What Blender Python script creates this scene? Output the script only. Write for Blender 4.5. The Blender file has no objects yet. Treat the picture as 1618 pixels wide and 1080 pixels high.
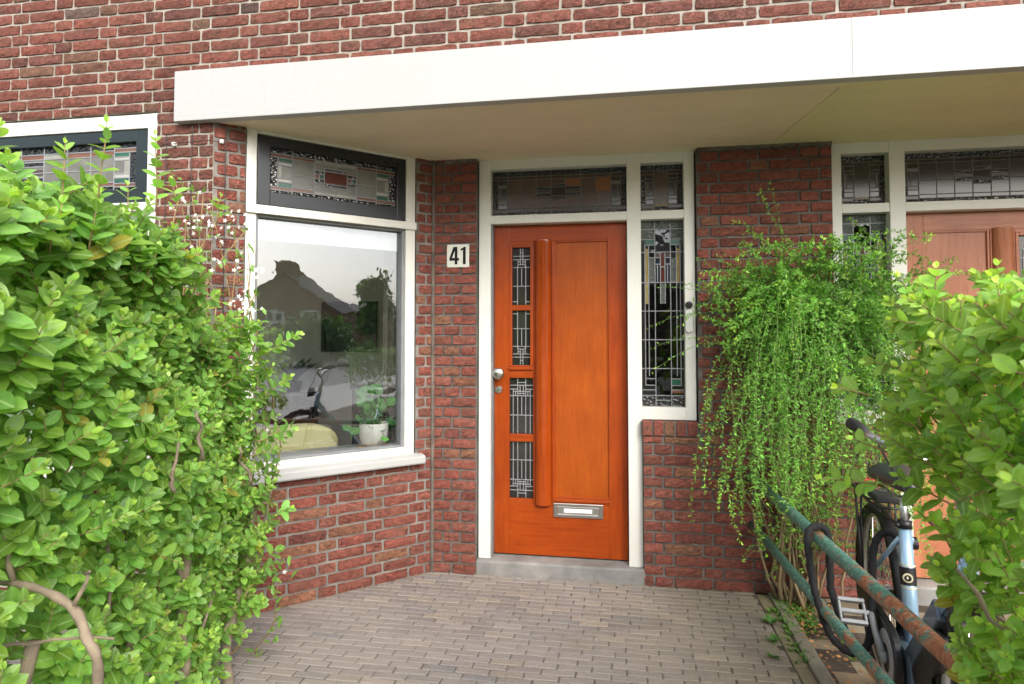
import bpy, bmesh, math, random
import numpy as np
from mathutils import Vector, Matrix
R = math.radians
random.seed(7); rng = np.random.default_rng(11)
C = bpy.context.scene.collection
scene = bpy.context.scene

# ------------------------------------------------------------------ camera
cam_d = bpy.data.cameras.new('camera'); cam = bpy.data.objects.new('camera', cam_d); C.objects.link(cam)
scene.camera = cam
cam_d.sensor_width = 36.0; cam_d.lens = 997.961 / 1618 * 36.0
cam_d.shift_y = -45.54 / 1618
cam_d.clip_start = 0.05; cam_d.clip_end = 600
yaw, pitch = 0.1706, 0.0381
cam.location = (0, 0, 1.4484)
cam.rotation_euler = (math.pi / 2 + pitch, 0, yaw)
cam_d.dof.use_dof = True; cam_d.dof.focus_distance = 3.2; cam_d.dof.aperture_fstop = 7.0

# ------------------------------------------------------------------ world + sun (overcast bright day)
SUN_EL, SUN_AZ = R(37), R(148)          # azimuth of the sun measured clockwise from +Y
world = bpy.data.worlds.new('World'); scene.world = world; world.use_nodes = True
wn = world.node_tree; wn.nodes.clear()
wo = wn.nodes.new('ShaderNodeOutputWorld'); bg = wn.nodes.new('ShaderNodeBackground')
sky = wn.nodes.new('ShaderNodeTexSky'); sky.sky_type = 'NISHITA'; sky.sun_disc = False
sky.sun_elevation = SUN_EL; sky.sun_rotation = SUN_AZ
sky.air_density = 1.2; sky.dust_density = 4.0; sky.ozone_density = 1.0
hs = wn.nodes.new('ShaderNodeHueSaturation'); hs.inputs['Saturation'].default_value = 0.40
wn.links.new(sky.outputs[0], hs.inputs['Color']); wn.links.new(hs.outputs[0], bg.inputs[0]); wn.links.new(bg.outputs[0], wo.inputs[0])
bg.inputs[1].default_value = 0.15
sd = bpy.data.lights.new('sun', 'SUN'); sd.energy = .60; sd.angle = R(40); sd.color = (1.0, 0.96, 0.9)
sun = bpy.data.objects.new('sun', sd); C.objects.link(sun)
sun.rotation_euler = (math.pi / 2 - SUN_EL, 0, math.pi - SUN_AZ)
sun.location = (0, -5, 12)

scene.view_settings.view_transform = 'Standard'; scene.view_settings.look = 'None'
scene.view_settings.exposure = 1.18; scene.view_settings.gamma = 1.0; scene.view_settings.use_curve_mapping = False
scene.cycles.use_denoising = True
scene.cycles.max_bounces = 10; scene.cycles.diffuse_bounces = 5; scene.cycles.transparent_max_bounces = 16
scene.cycles.sample_clamp_indirect = 6.0; scene.cycles.caustics_reflective = False; scene.cycles.caustics_refractive = False

# ------------------------------------------------------------------ mesh helpers
class MB:
    """collects geometry and links it as one mesh object"""
    def __init__(s): s.v = []; s.f = []; s.m = []; s.c = []; s.uv = {}
    def add(s, vs, fs, mat=0, col=(1, 1, 1)):
        o = len(s.v); s.v.extend([tuple(map(float, p)) for p in vs])
        for f in fs: s.f.append([o + i for i in f]); s.m.append(mat); s.c.append(col)
        return o
    def box(s, fn, a, b, mat=0, col=(1, 1, 1)):
        """axis box in the (u,d,z) space mapped by fn"""
        (x0, y0, z0), (x1, y1, z1) = a, b
        vs = [fn(x, y, z) for z in (z0, z1) for y in (y0, y1) for x in (x0, x1)]
        s.add(vs, [(0, 2, 3, 1), (4, 5, 7, 6), (0, 1, 5, 4), (2, 6, 7, 3), (0, 4, 6, 2), (1, 3, 7, 5)], mat, col)
    def tube(s, pts, rad, n=10, mat=0, col=(1, 1, 1), caps=True, flat=1.0):
        pts = [Vector(p) for p in pts]; k = len(pts)
        rads = rad if isinstance(rad, (list, tuple)) else [rad] * k
        up = None; rings = []
        for i, p in enumerate(pts):
            t = (pts[min(i + 1, k - 1)] - pts[max(i - 1, 0)])
            if t.length < 1e-9: t = Vector((0, 0, 1))
            t.normalize()
            if up is None:
                up = Vector((0, 0, 1)) if abs(t.z) < .9 else Vector((1, 0, 0))
            a = t.cross(up); 
            if a.length < 1e-6: a = t.cross(Vector((0, 1, 0.01)))
            a.normalize(); b = a.cross(t).normalized(); up = b
            rings.append([p + (a * math.cos(2 * math.pi * j / n) * flat + b * math.sin(2 * math.pi * j / n)) * rads[i] for j in range(n)])
        o = len(s.v)
        for r in rings: s.v.extend([tuple(q) for q in r])
        for i in range(k - 1):
            for j in range(n):
                s.f.append([o + i * n + j, o + i * n + (j + 1) % n, o + (i + 1) * n + (j + 1) % n, o + (i + 1) * n + j]); s.m.append(mat); s.c.append(col)
        if caps:
            s.f.append([o + j for j in range(n)][::-1]); s.m.append(mat); s.c.append(col)
            s.f.append([o + (k - 1) * n + j for j in range(n)]); s.m.append(mat); s.c.append(col)
    def lathe(s, prof, fn, n=32, mat=0, col=(1, 1, 1)):
        """prof: (r, h) ; fn(x,y,h) -> world"""
        o = len(s.v); k = len(prof)
        for r, h in prof:
            for j in range(n):
                a = 2 * math.pi * j / n; s.v.append(tuple(fn(r * math.cos(a), r * math.sin(a), h)))
        for i in range(k - 1):
            for j in range(n):
                s.f.append([o + i * n + j, o + i * n + (j + 1) % n, o + (i + 1) * n + (j + 1) % n, o + (i + 1) * n + j]); s.m.append(mat); s.c.append(col)
    def torus(s, c, R_, r, ax, n=48, m=8, mat=0, col=(1, 1, 1), a0=0, a1=2 * math.pi):
        """ring about point c in the plane perpendicular to ax"""
        ax = Vector(ax).normalized(); e1 = ax.orthogonal().normalized()
        if abs(ax.y) > .9: e1 = Vector((1, 0, 0))
        e2 = ax.cross(e1); c = Vector(c)
        pts = [c + (e1 * math.cos(a0 + (a1 - a0) * i / n) + e2 * math.sin(a0 + (a1 - a0) * i / n)) * R_ for i in range(n + 1)]
        s.tube(pts, r, m, mat, col, caps=abs(a1 - a0) < 6.2)
    def build(s, name, mats, parent=None, smooth=False, bevel=0, recalc=True, org=None):
        me = bpy.data.meshes.new(name)
        base = Vector(WL.get(parent.name, (0, 0, 0))) if parent else Vector(org or (0, 0, 0))
        V = np.array(s.v, dtype=np.float64).reshape(-1, 3) - np.array(base)
        me.from_pydata(V.tolist(), [], s.f)
        if not isinstance(mats, (list, tuple)): mats = [mats]
        for m in mats: me.materials.append(m)
        me.polygons.foreach_set('material_index', s.m)
        ls = np.empty(len(me.polygons), int); me.polygons.foreach_get('loop_total', ls)
        ca = me.color_attributes.new('Col', 'FLOAT_COLOR', 'CORNER')
        cc = np.repeat(np.hstack([np.array(s.c, dtype=float).reshape(-1, 3), np.ones((len(s.c), 1))]), ls, axis=0)
        ca.data.foreach_set('color', cc.ravel())
        if smooth: me.polygons.foreach_set('use_smooth', [True] * len(me.polygons))
        if recalc and len(s.f) < 60000:
            bm = bmesh.new(); bm.from_mesh(me); bmesh.ops.recalc_face_normals(bm, faces=bm.faces); bm.to_mesh(me); bm.free()
        me.update()
        o = bpy.data.objects.new(name, me); C.objects.link(o)
        if parent: o.parent = parent; WL[o.name] = tuple(base)
        else: o.location = base; WL[o.name] = tuple(base)
        if bevel:
            b = o.modifiers.new('bevel', 'BEVEL'); b.width = bevel; b.segments = 2; b.limit_method = 'ANGLE'; b.angle_limit = R(40)
        return o
def spline(pts, k=8):
    P_ = [Vector(p) for p in pts]; out = []
    for i in range(len(P_) - 1):
        a, b, c, d = P_[max(i - 1, 0)], P_[i], P_[i + 1], P_[min(i + 2, len(P_) - 1)]
        for j in range(k): t = j / k; out.append(.5 * ((2 * b) + (c - a) * t + (2 * a - 5 * b + 4 * c - d) * t * t + (3 * b - a - 3 * c + d) * t ** 3))
    out.append(P_[-1]); return out
WL = {}
def thing(name, label, cat, loc=(0, 0, 0), group=None):
    o = bpy.data.objects.new(name, None); C.objects.link(o); o.location = loc; WL[o.name] = tuple(loc)
    o['label'] = label; o['category'] = cat; o.empty_display_size = .1
    if group: o['group'] = group
    return o
def tag(o, label, cat, group=None):
    o['label'] = label; o['category'] = cat
    if group: o['group'] = group
    return o
def struct(o): o['kind'] = 'structure'; return o
def ident(x, y, z): return (x, y, z)

# ------------------------------------------------------------------ materials
def mat(name):
    m = bpy.data.materials.new(name); m.use_nodes = True; nt = m.node_tree
    return m, nt, nt.nodes['Principled BSDF'], nt.links
def N(nt, t, **kw):
    n = nt.nodes.new(t)
    for k, v in kw.items():
        if k in n.inputs.keys(): n.inputs[k].default_value = v
        else: setattr(n, k, v)
    return n
def objco(nt, scale=(1, 1, 1)):
    tc = N(nt, 'ShaderNodeTexCoord'); mp = N(nt, 'ShaderNodeMapping'); mp.inputs['Scale'].default_value = scale
    nt.links.new(tc.outputs['Object'], mp.inputs[0]); return mp.outputs[0]
def rampn(nt, src, stops):
    r = N(nt, 'ShaderNodeValToRGB'); nt.links.new(src, r.inputs[0]); e = r.color_ramp.elements
    while len(e) < len(stops): e.new(.5)
    for i, (p, c) in enumerate(stops): e[i].position = p; e[i].color = (*c, 1) if len(c) == 3 else c
    return r.outputs[0]
def mixc(nt, fac, a, b, mode='MIX'):
    m = N(nt, 'ShaderNodeMix'); m.data_type = 'RGBA'; m.blend_type = mode
    for v, i in ((fac, 0), (a, 6), (b, 7)):
        if hasattr(v, 'is_output') or isinstance(v, bpy.types.NodeSocket): nt.links.new(v, m.inputs[i])
        else: m.inputs[i].default_value = v if i == 0 else ((*v, 1) if len(v) == 3 else v)
    return m.outputs[2]
def bump(nt, b, src, strength=.3, dist=.01, prev=None):
    n = N(nt, 'ShaderNodeBump', Strength=strength, Distance=dist); nt.links.new(src, n.inputs['Height'])
    if prev: nt.links.new(prev, n.inputs['Normal'])
    nt.links.new(n.outputs[0], b.inputs['Normal']); return n.outputs[0]
def noise(nt, co, scale, detail=4, rough=.55, dist=0.0):
    n = N(nt, 'ShaderNodeTexNoise', Scale=scale, Detail=detail, Roughness=rough, Distortion=dist); nt.links.new(co, n.inputs['Vector']); return n.outputs[0]
def simple(name, col, rough=.5, metal=0.0, var=.12, nscale=6, bscale=60, bstr=.1, stretch=(1, 1, 1), coat=0.0, spec=.5):
    m, nt, b, L = mat(name); co = objco(nt, stretch)
    n1 = noise(nt, co, nscale); lo = tuple(c * (1 - var) for c in col); hi = tuple(min(1, c * (1 + var)) for c in col)
    L.new(rampn(nt, n1, [(.3, lo), (.7, hi)]), b.inputs['Base Color'])
    b.inputs['Roughness'].default_value = rough; b.inputs['Metallic'].default_value = metal
    b.inputs['Coat Weight'].default_value = coat; b.inputs['Coat Roughness'].default_value = .12
    b.inputs['Specular IOR Level'].default_value = spec
    if bstr: bump(nt, b, noise(nt, co, bscale, 6), bstr, .004)
    return m
def col_attr(nt): return N(nt, 'ShaderNodeAttribute', attribute_name='Col').outputs[0]

def brick_mat(name, soil=.35):
    m, nt, b, L = mat(name); co = objco(nt)
    at = col_attr(nt)
    n1 = noise(nt, co, 38, 8, .65); n2 = noise(nt, co, 9, 5, .6); n3 = noise(nt, co, 150, 3, .5)
    v = rampn(nt, n1, [(.25, (.55, .5, .5)), (.5, (1, 1, 1)), (.8, (1.25, 1.3, 1.3))])
    c = mixc(nt, 1.0, at, v, 'MULTIPLY')
    # dark burnt patches and faint lime bloom that belong to the brick
    f = rampn(nt, n2, [(.56, (0, 0, 0)), (.70, (1, 1, 1))])
    fm = N(nt, 'ShaderNodeMath', operation='MULTIPLY'); L.new(f, fm.inputs[0]); fm.inputs[1].default_value = soil
    c = mixc(nt, fm.outputs[0], c, (.055, .04, .038))
    g = rampn(nt, noise(nt, co, 6, 9, .75), [(.60, (0, 0, 0)), (.78, (1, 1, 1))])
    gm = N(nt, 'ShaderNodeMath', operation='MULTIPLY'); L.new(g, gm.inputs[0]); gm.inputs[1].default_value = .28
    c = mixc(nt, gm.outputs[0], c, (.45, .40, .36))
    ol = rampn(nt, noise(nt, objco(nt, (1, 1, 1.6)), 11, 7, .7, .6), [(.50, (0, 0, 0)), (.66, (.62, .62, .62))]); c = mixc(nt, ol, c, (.165, .098, .066))
    # hand-moulded folds: thin wandering creases, darker than the brick face
    cs = objco(nt, (1, 1, 2.2)); w = noise(nt, cs, 20, 7, .68, 2.6); msk = noise(nt, co, 7, 3)
    cr = rampn(nt, w, [(.475, (1, 1, 1)), (.50, (0, 0, 0)), (.525, (1, 1, 1))])
    ck_ = mixc(nt, rampn(nt, msk, [(.40, (0, 0, 0)), (.52, (1, 1, 1))]), (1, 1, 1), mixc(nt, .85, (1, 1, 1), cr))
    c = mixc(nt, 1.0, c, ck_, 'MULTIPLY')
    L.new(c, b.inputs['Base Color']); b.inputs['Roughness'].default_value = .82; b.inputs['Specular IOR Level'].default_value = .3
    p = bump(nt, b, cr, .7, .005); p = bump(nt, b, n1, .7, .006, p); bump(nt, b, n3, .35, .002, p)
    return m
BRICK = brick_mat('brick_facade')
def mortar_mat(name, c1, c2):
    m, nt, b, L = mat(name); co = objco(nt)
    L.new(rampn(nt, noise(nt, co, 7, 6, .65), [(.3, c1), (.7, c2)]), b.inputs['Base Color']); b.inputs['Roughness'].default_value = .95
    bump(nt, b, noise(nt, co, 180, 4), .5, .003); return m
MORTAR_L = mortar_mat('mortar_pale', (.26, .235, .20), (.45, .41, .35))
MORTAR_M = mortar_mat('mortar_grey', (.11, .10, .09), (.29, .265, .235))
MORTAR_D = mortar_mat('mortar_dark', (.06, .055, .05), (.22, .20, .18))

def paint_mat(name, base, dirt, rough=.42, amount=.35, lines=0):
    m, nt, b, L = mat(name); co = objco(nt)
    n1 = noise(nt, co, 3.5, 8, .7); n2 = noise(nt, co, 30, 5, .6)
    f = rampn(nt, n1, [(.5, (0, 0, 0)), (.85, (amount,) * 3)])
    c = mixc(nt, f, base, dirt)
    c = mixc(nt, .12, c, mixc(nt, n2, (.5, .5, .5), (1, 1, 1)), 'MULTIPLY')
    L.new(c, b.inputs['Base Color']); b.inputs['Roughness'].default_value = rough
    if lines:
        st = rampn(nt, noise(nt, objco(nt, (16, 1, 1.2)), 3, 5, .7), [(.56, (0, 0, 0)), (.80, (.30, .30, .30))]); c = mixc(nt, st, c, (.36, .34, .30))
        L.new(c, b.inputs['Base Color'])
    h = noise(nt, objco(nt, (1, 1, 1) if not lines else (.15, 1, 14)), 40 if not lines else 8, 4)
    p = bump(nt, b, h, .12 if not lines else .25, .003); bump(nt, b, n2, .08, .003, p)
    return m
WHITE = paint_mat('white_gloss_paint', (.79, .785, .73), (.55, .50, .40))
FASCIA = paint_mat('white_fascia_paint', (.48, .485, .48), (.50, .47, .41), .5, .32, 1)
SOFFIT = paint_mat('cream_soffit_paint', (.84, .79, .57), (.72, .65, .45), .7, .45)
def soffit_boards():
    nt = SOFFIT.node_tree; b = nt.nodes['Principled BSDF']; src = b.inputs['Base Color'].links[0].from_socket
    sx = N(nt, 'ShaderNodeSeparateXYZ'); nt.links.new(objco(nt), sx.inputs[0])
    m1 = N(nt, 'ShaderNodeMath', operation='MULTIPLY_ADD'); nt.links.new(sx.outputs[1], m1.inputs[0]); m1.inputs[1].default_value = .133; nt.links.new(sx.outputs[0], m1.inputs[2])
    m2 = N(nt, 'ShaderNodeMath', operation='GREATER_THAN'); nt.links.new(m1.outputs[0], m2.inputs[0]); m2.inputs[1].default_value = .86
    c = mixc(nt, 1, src, mixc(nt, m2.outputs[0], (1.04, .98, 1.0), (.99, .985, .82)), 'MULTIPLY')
    st = rampn(nt, noise(nt, objco(nt, (1, 2.5, 1)), 2.2, 7, .7), [(.45, (0, 0, 0)), (.75, (.30, .30, .30))]); nt.links.new(mixc(nt, st, c, (.52, .44, .27)), b.inputs['Base Color'])
soffit_boards()
GREYP = simple('grey_frame_paint', (.22, .23, .24), .5, var=.2)
SASH = simple('dark_blue_black_gloss', (.010, .013, .017), .25, var=.25, bstr=.15, bscale=14, coat=.1)
SASHG = simple('dark_green_black_gloss', (.012, .022, .024), .3, var=.25, bstr=.1, bscale=14, coat=.1)

def wood_mat(name, dark, mid, light, grain=(9, 9, .55), rough=.36, coat=.12):
    m, nt, b, L = mat(name); co = objco(nt, grain)
    w = noise(nt, co, 7, 9, .68, .5); n2 = noise(nt, objco(nt, tuple(g * 5 for g in grain)), 9, 4, .5)
    n3 = noise(nt, objco(nt, (1.6, 1.6, 1.1)), 2.6, 5, .6)
    c = rampn(nt, w, [(.25, dark), (.48, mid), (.72, light)])
    c = mixc(nt, .35, c, rampn(nt, n2, [(.35, (.72, .66, .6)), (.6, (1, 1, 1))]), 'MULTIPLY')
    c = mixc(nt, .5, c, rampn(nt, n3, [(.3, (.62, .52, .5)), (.62, (1.12, 1.12, 1.1))]), 'MULTIPLY')
    L.new(c, b.inputs['Base Color']); b.inputs['Roughness'].default_value = rough
    b.inputs['Coat Weight'].default_value = coat; b.inputs['Coat Roughness'].default_value = .15; b.inputs['Specular IOR Level'].default_value = .3
    bump(nt, b, w, .06, .003); return m
dk, md, lt = (.26, .036, .003), (.355, .054, .004), (.41, .074, .006)
WOODG = wood_mat('glossy_wood_post', dk, md, lt, rough=.2, coat=.55)
WOODV = wood_mat('varnished_wood_upright', dk, md, lt)
WOODH = wood_mat('varnished_wood_level', dk, md, lt, grain=(.55, 9, 9))
WOODP = wood_mat('varnished_wood_panel', (.31, .056, .005), (.385, .078, .006), (.44, .100, .008))
WOODN = wood_mat('faded_wood_upright', (.36, .13, .065), (.47, .18, .095), (.55, .24, .14), rough=.42, coat=.15)
WOODNL = wood_mat('faded_wood_level', (.36, .13, .065), (.47, .18, .095), (.55, .24, .14), grain=(.55, 9, 9), rough=.42, coat=.15)

def clear_glass(name, refl=.42, tint=(.92, .95, .95), wob=.0):
    m = bpy.data.materials.new(name); m.use_nodes = True; nt = m.node_tree; nt.nodes.clear(); L = nt.links
    o = N(nt, 'ShaderNodeOutputMaterial'); t = N(nt, 'ShaderNodeBsdfTransparent'); t.inputs[0].default_value = (*tint, 1)
    g = N(nt, 'ShaderNodeBsdfGlossy'); g.inputs['Roughness'].default_value = 0.0; g.inputs[0].default_value = (.93, .96, 1, 1)
    fr = N(nt, 'ShaderNodeFresnel', IOR=1.5); ad = N(nt, 'ShaderNodeMath', operation='ADD'); ad.inputs[1].default_value = refl; ad.use_clamp = True
    L.new(fr.outputs[0], ad.inputs[0]); mx = N(nt, 'ShaderNodeMixShader'); L.new(ad.outputs[0], mx.inputs[0]); L.new(t.outputs[0], mx.inputs[1]); L.new(g.outputs[0], mx.inputs[2])
    if wob:
        bn = N(nt, 'ShaderNodeBump', Strength=wob, Distance=.02); L.new(noise(nt, objco(nt), 9, 2), bn.inputs['Height']); L.new(bn.outputs[0], g.inputs['Normal'])
    L.new(mx.outputs[0], o.inputs[0]); return m
GLASS = clear_glass('window_glass', .235, wob=.012)
GLASSD = clear_glass('leaded_clear_glass', .03, (.42, .46, .42), .25)
def pane_mat(name, col, rough=.12, bsc=0, bst=.0, spec=.6):
    m, nt, b, L = mat(name); co = objco(nt)
    L.new(rampn(nt, noise(nt, co, 14, 3), [(.3, tuple(c * .8 for c in col)), (.7, tuple(c * 1.15 for c in col))]), b.inputs['Base Color'])
    b.inputs['Roughness'].default_value = rough; b.inputs['Specular IOR Level'].default_value = spec
    if bsc:
        v = N(nt, 'ShaderNodeTexVoronoi', Scale=bsc); L.new(co, v.inputs['Vector']); bump(nt, b, v.outputs['Distance'], bst, .01)
    return m
P = dict(
    grey=pane_mat('pane_grey', (.16, .16, .14), .25), white=pane_mat('pane_white', (.42, .42, .38), .3), pale=pane_mat('pane_pale', (.30, .30, .25), .3),
    brown=pane_mat('pane_brown', (.17, .07, .04), .2), dkbrown=pane_mat('pane_dark_brown', (.055, .032, .024), .22), mid=pane_mat('pane_smoke_brown', (.085, .055, .042), .25),
    orange=pane_mat('pane_amber', (.20, .075, .03), .25), red=pane_mat('pane_red', (.085, .016, .010), .15), green=pane_mat('pane_green', (.02, .10, .06), .2),
    black=pane_mat('pane_hammered_dark', (.012, .013, .014), .07, 60, .5, .8), dark=pane_mat('pane_dark', (.022, .021, .020), .10),
    smoke=pane_mat('pane_smoke', (.035, .034, .030), .15), yellow=pane_mat('pane_yellow', (.30, .22, .05), .12, 120, .5), blue=pane_mat('pane_blue_black', (.01, .015, .03), .1),
    silver=pane_mat('pane_rippled', (.10, .12, .11), .04, 110, .8, 1.0), clear=GLASSD)
PK = list(P.keys())
LEAD = simple('lead_came', (.23, .235, .25), .5, .35, var=.2, bstr=.05)
LEADW = simple('bright_came', (.30, .305, .32), .45, .3, var=.15, bstr=.05)

# ------------------------------------------------------------------ planes of the house
D, F, ZS, ZT = 3.829, 2.923, 2.566, 2.820
JX = -1.165
Q = math.sqrt(.5)
class Plane:
    def __init__(s, o, u, n): s.o, s.u, s.n = o, u, n
    def __call__(s, u, d, z): return (s.o[0] + s.u[0] * u + s.n[0] * d, s.o[1] + s.u[1] * u + s.n[1] * d, z)
DP = Plane((0, D), (1, 0), (0, -1))                   # recessed door wall, d = towards street
FP = Plane((0, F), (1, 0), (0, -1))                   # front facade
AP = Plane((JX, D), (-Q, -Q), (Q, -Q))                # angled bay wall, u = from the inner corner outwards
SMAX = (D - F) / Q                                     # 1.281
CX = JX - (D - F)                                      # outer corner x = -2.071
# mirrored bay of the neighbour
XM = .816
AN = Plane((2 * XM - JX, D), (Q, -Q), (-Q, -Q))
CXN = 2 * XM - CX

COURSE = .0637
CF = .0612          # the facade's thinner courses
def brick_wall(name, fn, rects, parent, mortar, palette, phase=0.0, prot=.006, back=.09, joint=.010, seed=0, backrects=None, lumpy=1.0, COURSE=COURSE):
    """real bricks in stretcher-stretcher-header bond over the given (u0,u1,z0,z1) rectangles"""
    r = random.Random(seed); mb = MB(); per = .5535; S, H = .2215, .1105
    zmax = max(q[3] for q in rects); zmin = min(q[2] for q in rects)
    for (u0, u1, z0, z1) in rects:
        for row in range(int(math.floor(z0 / COURSE)), int(math.ceil(z1 / COURSE))):
            za = max(row * COURSE, z0); zb = min((row + 1) * COURSE - joint, z1)
            if zb - za < .012: continue
            off = phase + (per / 2 if row % 2 else 0) ; k = math.floor((u0 - off) / per) - 1; x = off + k * per; seq = 0
            while x < u1:
                L_ = (S, S, H)[seq % 3]; seq += 1
                a = max(x, u0); b = min(x + L_ - joint, u1); x += L_
                if b - a < .018: continue
                if a == u0 and b - a < .03 and u0 > -90: pass
                col = palette(r); j = lambda q: (r.random() - .5) * q * lumpy
                nx = max(2, int((b - a) / .025)); nz = 3
                pv = prot + j(.004)
                ta, tb = j(.004), j(.004)
                vs = []
                # front grid
                for iz in range(nz + 1):
                    for ix in range(nx + 1):
                        fx, fz = ix / nx, iz / nz
                        ex = ix in (0, nx); ez = iz in (0, nz)
                        u = a + (b - a) * fx + (j(.0035) if not ex else j(.003)) + (0.0025 if ix == 0 else -.0025 if ix == nx else 0)
                        z = za + (zb - za) * fz + (j(.0035)) + (ta * fx + tb * (1 - fx)) * .5 + (0.002 if iz == 0 else -.002 if iz == nz else 0)
                        if ex and ez: u += .002 if ix == 0 else -.002; z += .0015 if iz == 0 else -.0015
                        d = pv + j(.0055) - (.0025 if (ex or ez) else 0)
                        vs.append(fn(u, d, z))
                fs = []
                for iz in range(nz):
                    for ix in range(nx):
                        q = iz * (nx + 1) + ix; fs.append((q, q + 1, q + nx + 2, q + nx + 1))
                ring = [i for i in range(nx + 1)] + [i * (nx + 1) + nx for i in range(1, nz + 1)] + [nz * (nx + 1) + i for i in range(nx - 1, -1, -1)] + [i * (nx + 1) for i in range(nz - 1, 0, -1)]
                o = len(vs)
                for q in ring:
                    iz, ix = divmod(q, nx + 1); vs.append(fn(a + (b - a) * ix / nx, -.012, za + (zb - za) * iz / nz))
                nr = len(ring)
                for i in range(nr): fs.append((ring[i], ring[(i + 1) % nr], o + (i + 1) % nr, o + i))
                mb.add(vs, fs, 0, col)
    for (u0, u1, z0, z1) in (backrects or rects):
        mb.box(fn, (u0, -back, z0), (u1, -.0005, z1), 1)
    return mb.build(name, [BRICK, mortar], parent, recalc=True)

def pal_front(r):
    t = r.random()
    if t < .02: c = (.13, .082, .070)
    elif t < .09: c = (.20, .105, .070)
    elif t < .28: c = (.185, .074, .058)
    else: c = (.225, .080, .058)
    k = .82 + r.random() * .36; g = .92 + r.random() * .16
    return (c[0] * k, c[1] * k * g, c[2] * k * g)
def pal_back(r):
    t = r.random()
    c = (.285, .092, .067) if t < .80 else (.24, .078, .060) if t < .92 else (.29, .13, .08)
    k = (.85 + r.random() * .30) * .98; g = .92 + r.random() * .16
    return (c[0] * k, c[1] * k * g, c[2] * k * g)

# ================================================================== GROUND
def slab_obj(name, x0, x1, y0, y1, z, m, kind='structure'):
    mb = MB(); mb.add([(x0, y0, z), (x1, y0, z), (x1, y1, z), (x0, y1, z)], [(0, 1, 2, 3)])
    o = mb.build(name, m, recalc=False); o['kind'] = kind; return o
SOIL = simple('soil', (.075, .055, .040), .95, var=.45, nscale=9, bscale=40, bstr=.8)
ASPH = simple('asphalt', (.15, .15, .152), .85, var=.2, nscale=2, bscale=200, bstr=.4)
TILE = simple('pavement_tiles', (.40, .385, .36), .85, var=.15, nscale=1.5, bscale=120, bstr=.3)
GRASSM = simple('grass_green', (.085, .16, .03), .9, var=.4, nscale=4, bscale=60, bstr=.8)
slab_obj('ground', -300, 300, -300, 300, -.035, GRASSM)
slab_obj('garden_soil', -9, 9, -.6, 4.6, -.012, SOIL)
slab_obj('pavement', -120, 200, -3.6, -.6, -.010, TILE)
slab_obj('road', -120, 200, -13.5, -3.6, -.022, ASPH)

def paver_mat():
    m, nt, b, L = mat('clay_pavers'); co = objco(nt); at = col_attr(nt)
    n1 = noise(nt, co, 60, 7, .65); n2 = noise(nt, co, 1.3, 6, .6); n3 = noise(nt, co, 260, 2)
    c = mixc(nt, 1, at, rampn(nt, n1, [(.3, (.72, .72, .74)), (.7, (1.25, 1.22, 1.2))]), 'MULTIPLY')
    f = rampn(nt, n2, [(.40, (0, 0, 0)), (.60, (.68, .68, .68))]); c = mixc(nt, f, c, (.31, .275, .25))
    # mossy film towards the kerb side
    sx = N(nt, 'ShaderNodeSeparateXYZ'); L.new(objco(nt), sx.inputs[0]); mr = N(nt, 'ShaderNodeMapRange'); mr.inputs[1].default_value = -.3; mr.inputs[2].default_value = .8
    L.new(sx.outputs[0], mr.inputs[0]); mm = N(nt, 'ShaderNodeMath', operation='MULTIPLY'); L.new(mr.outputs[0], mm.inputs[0]); L.new(noise(nt, co, 3.1, 6), mm.inputs[1])
    c = mixc(nt, mm.outputs[0], c, (.24, .21, .115))
    L.new(c, b.inputs['Base Color']); b.inputs['Roughness'].default_value = .85
    p = bump(nt, b, n1, .5, .004); bump(nt, b, n3, .4, .002, p); return m
PAVER = paver_mat(); SAND = simple('joint_sand', (.13, .115, .095), .95, var=.6, nscale=2.2, bscale=150, bstr=.6)
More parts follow.
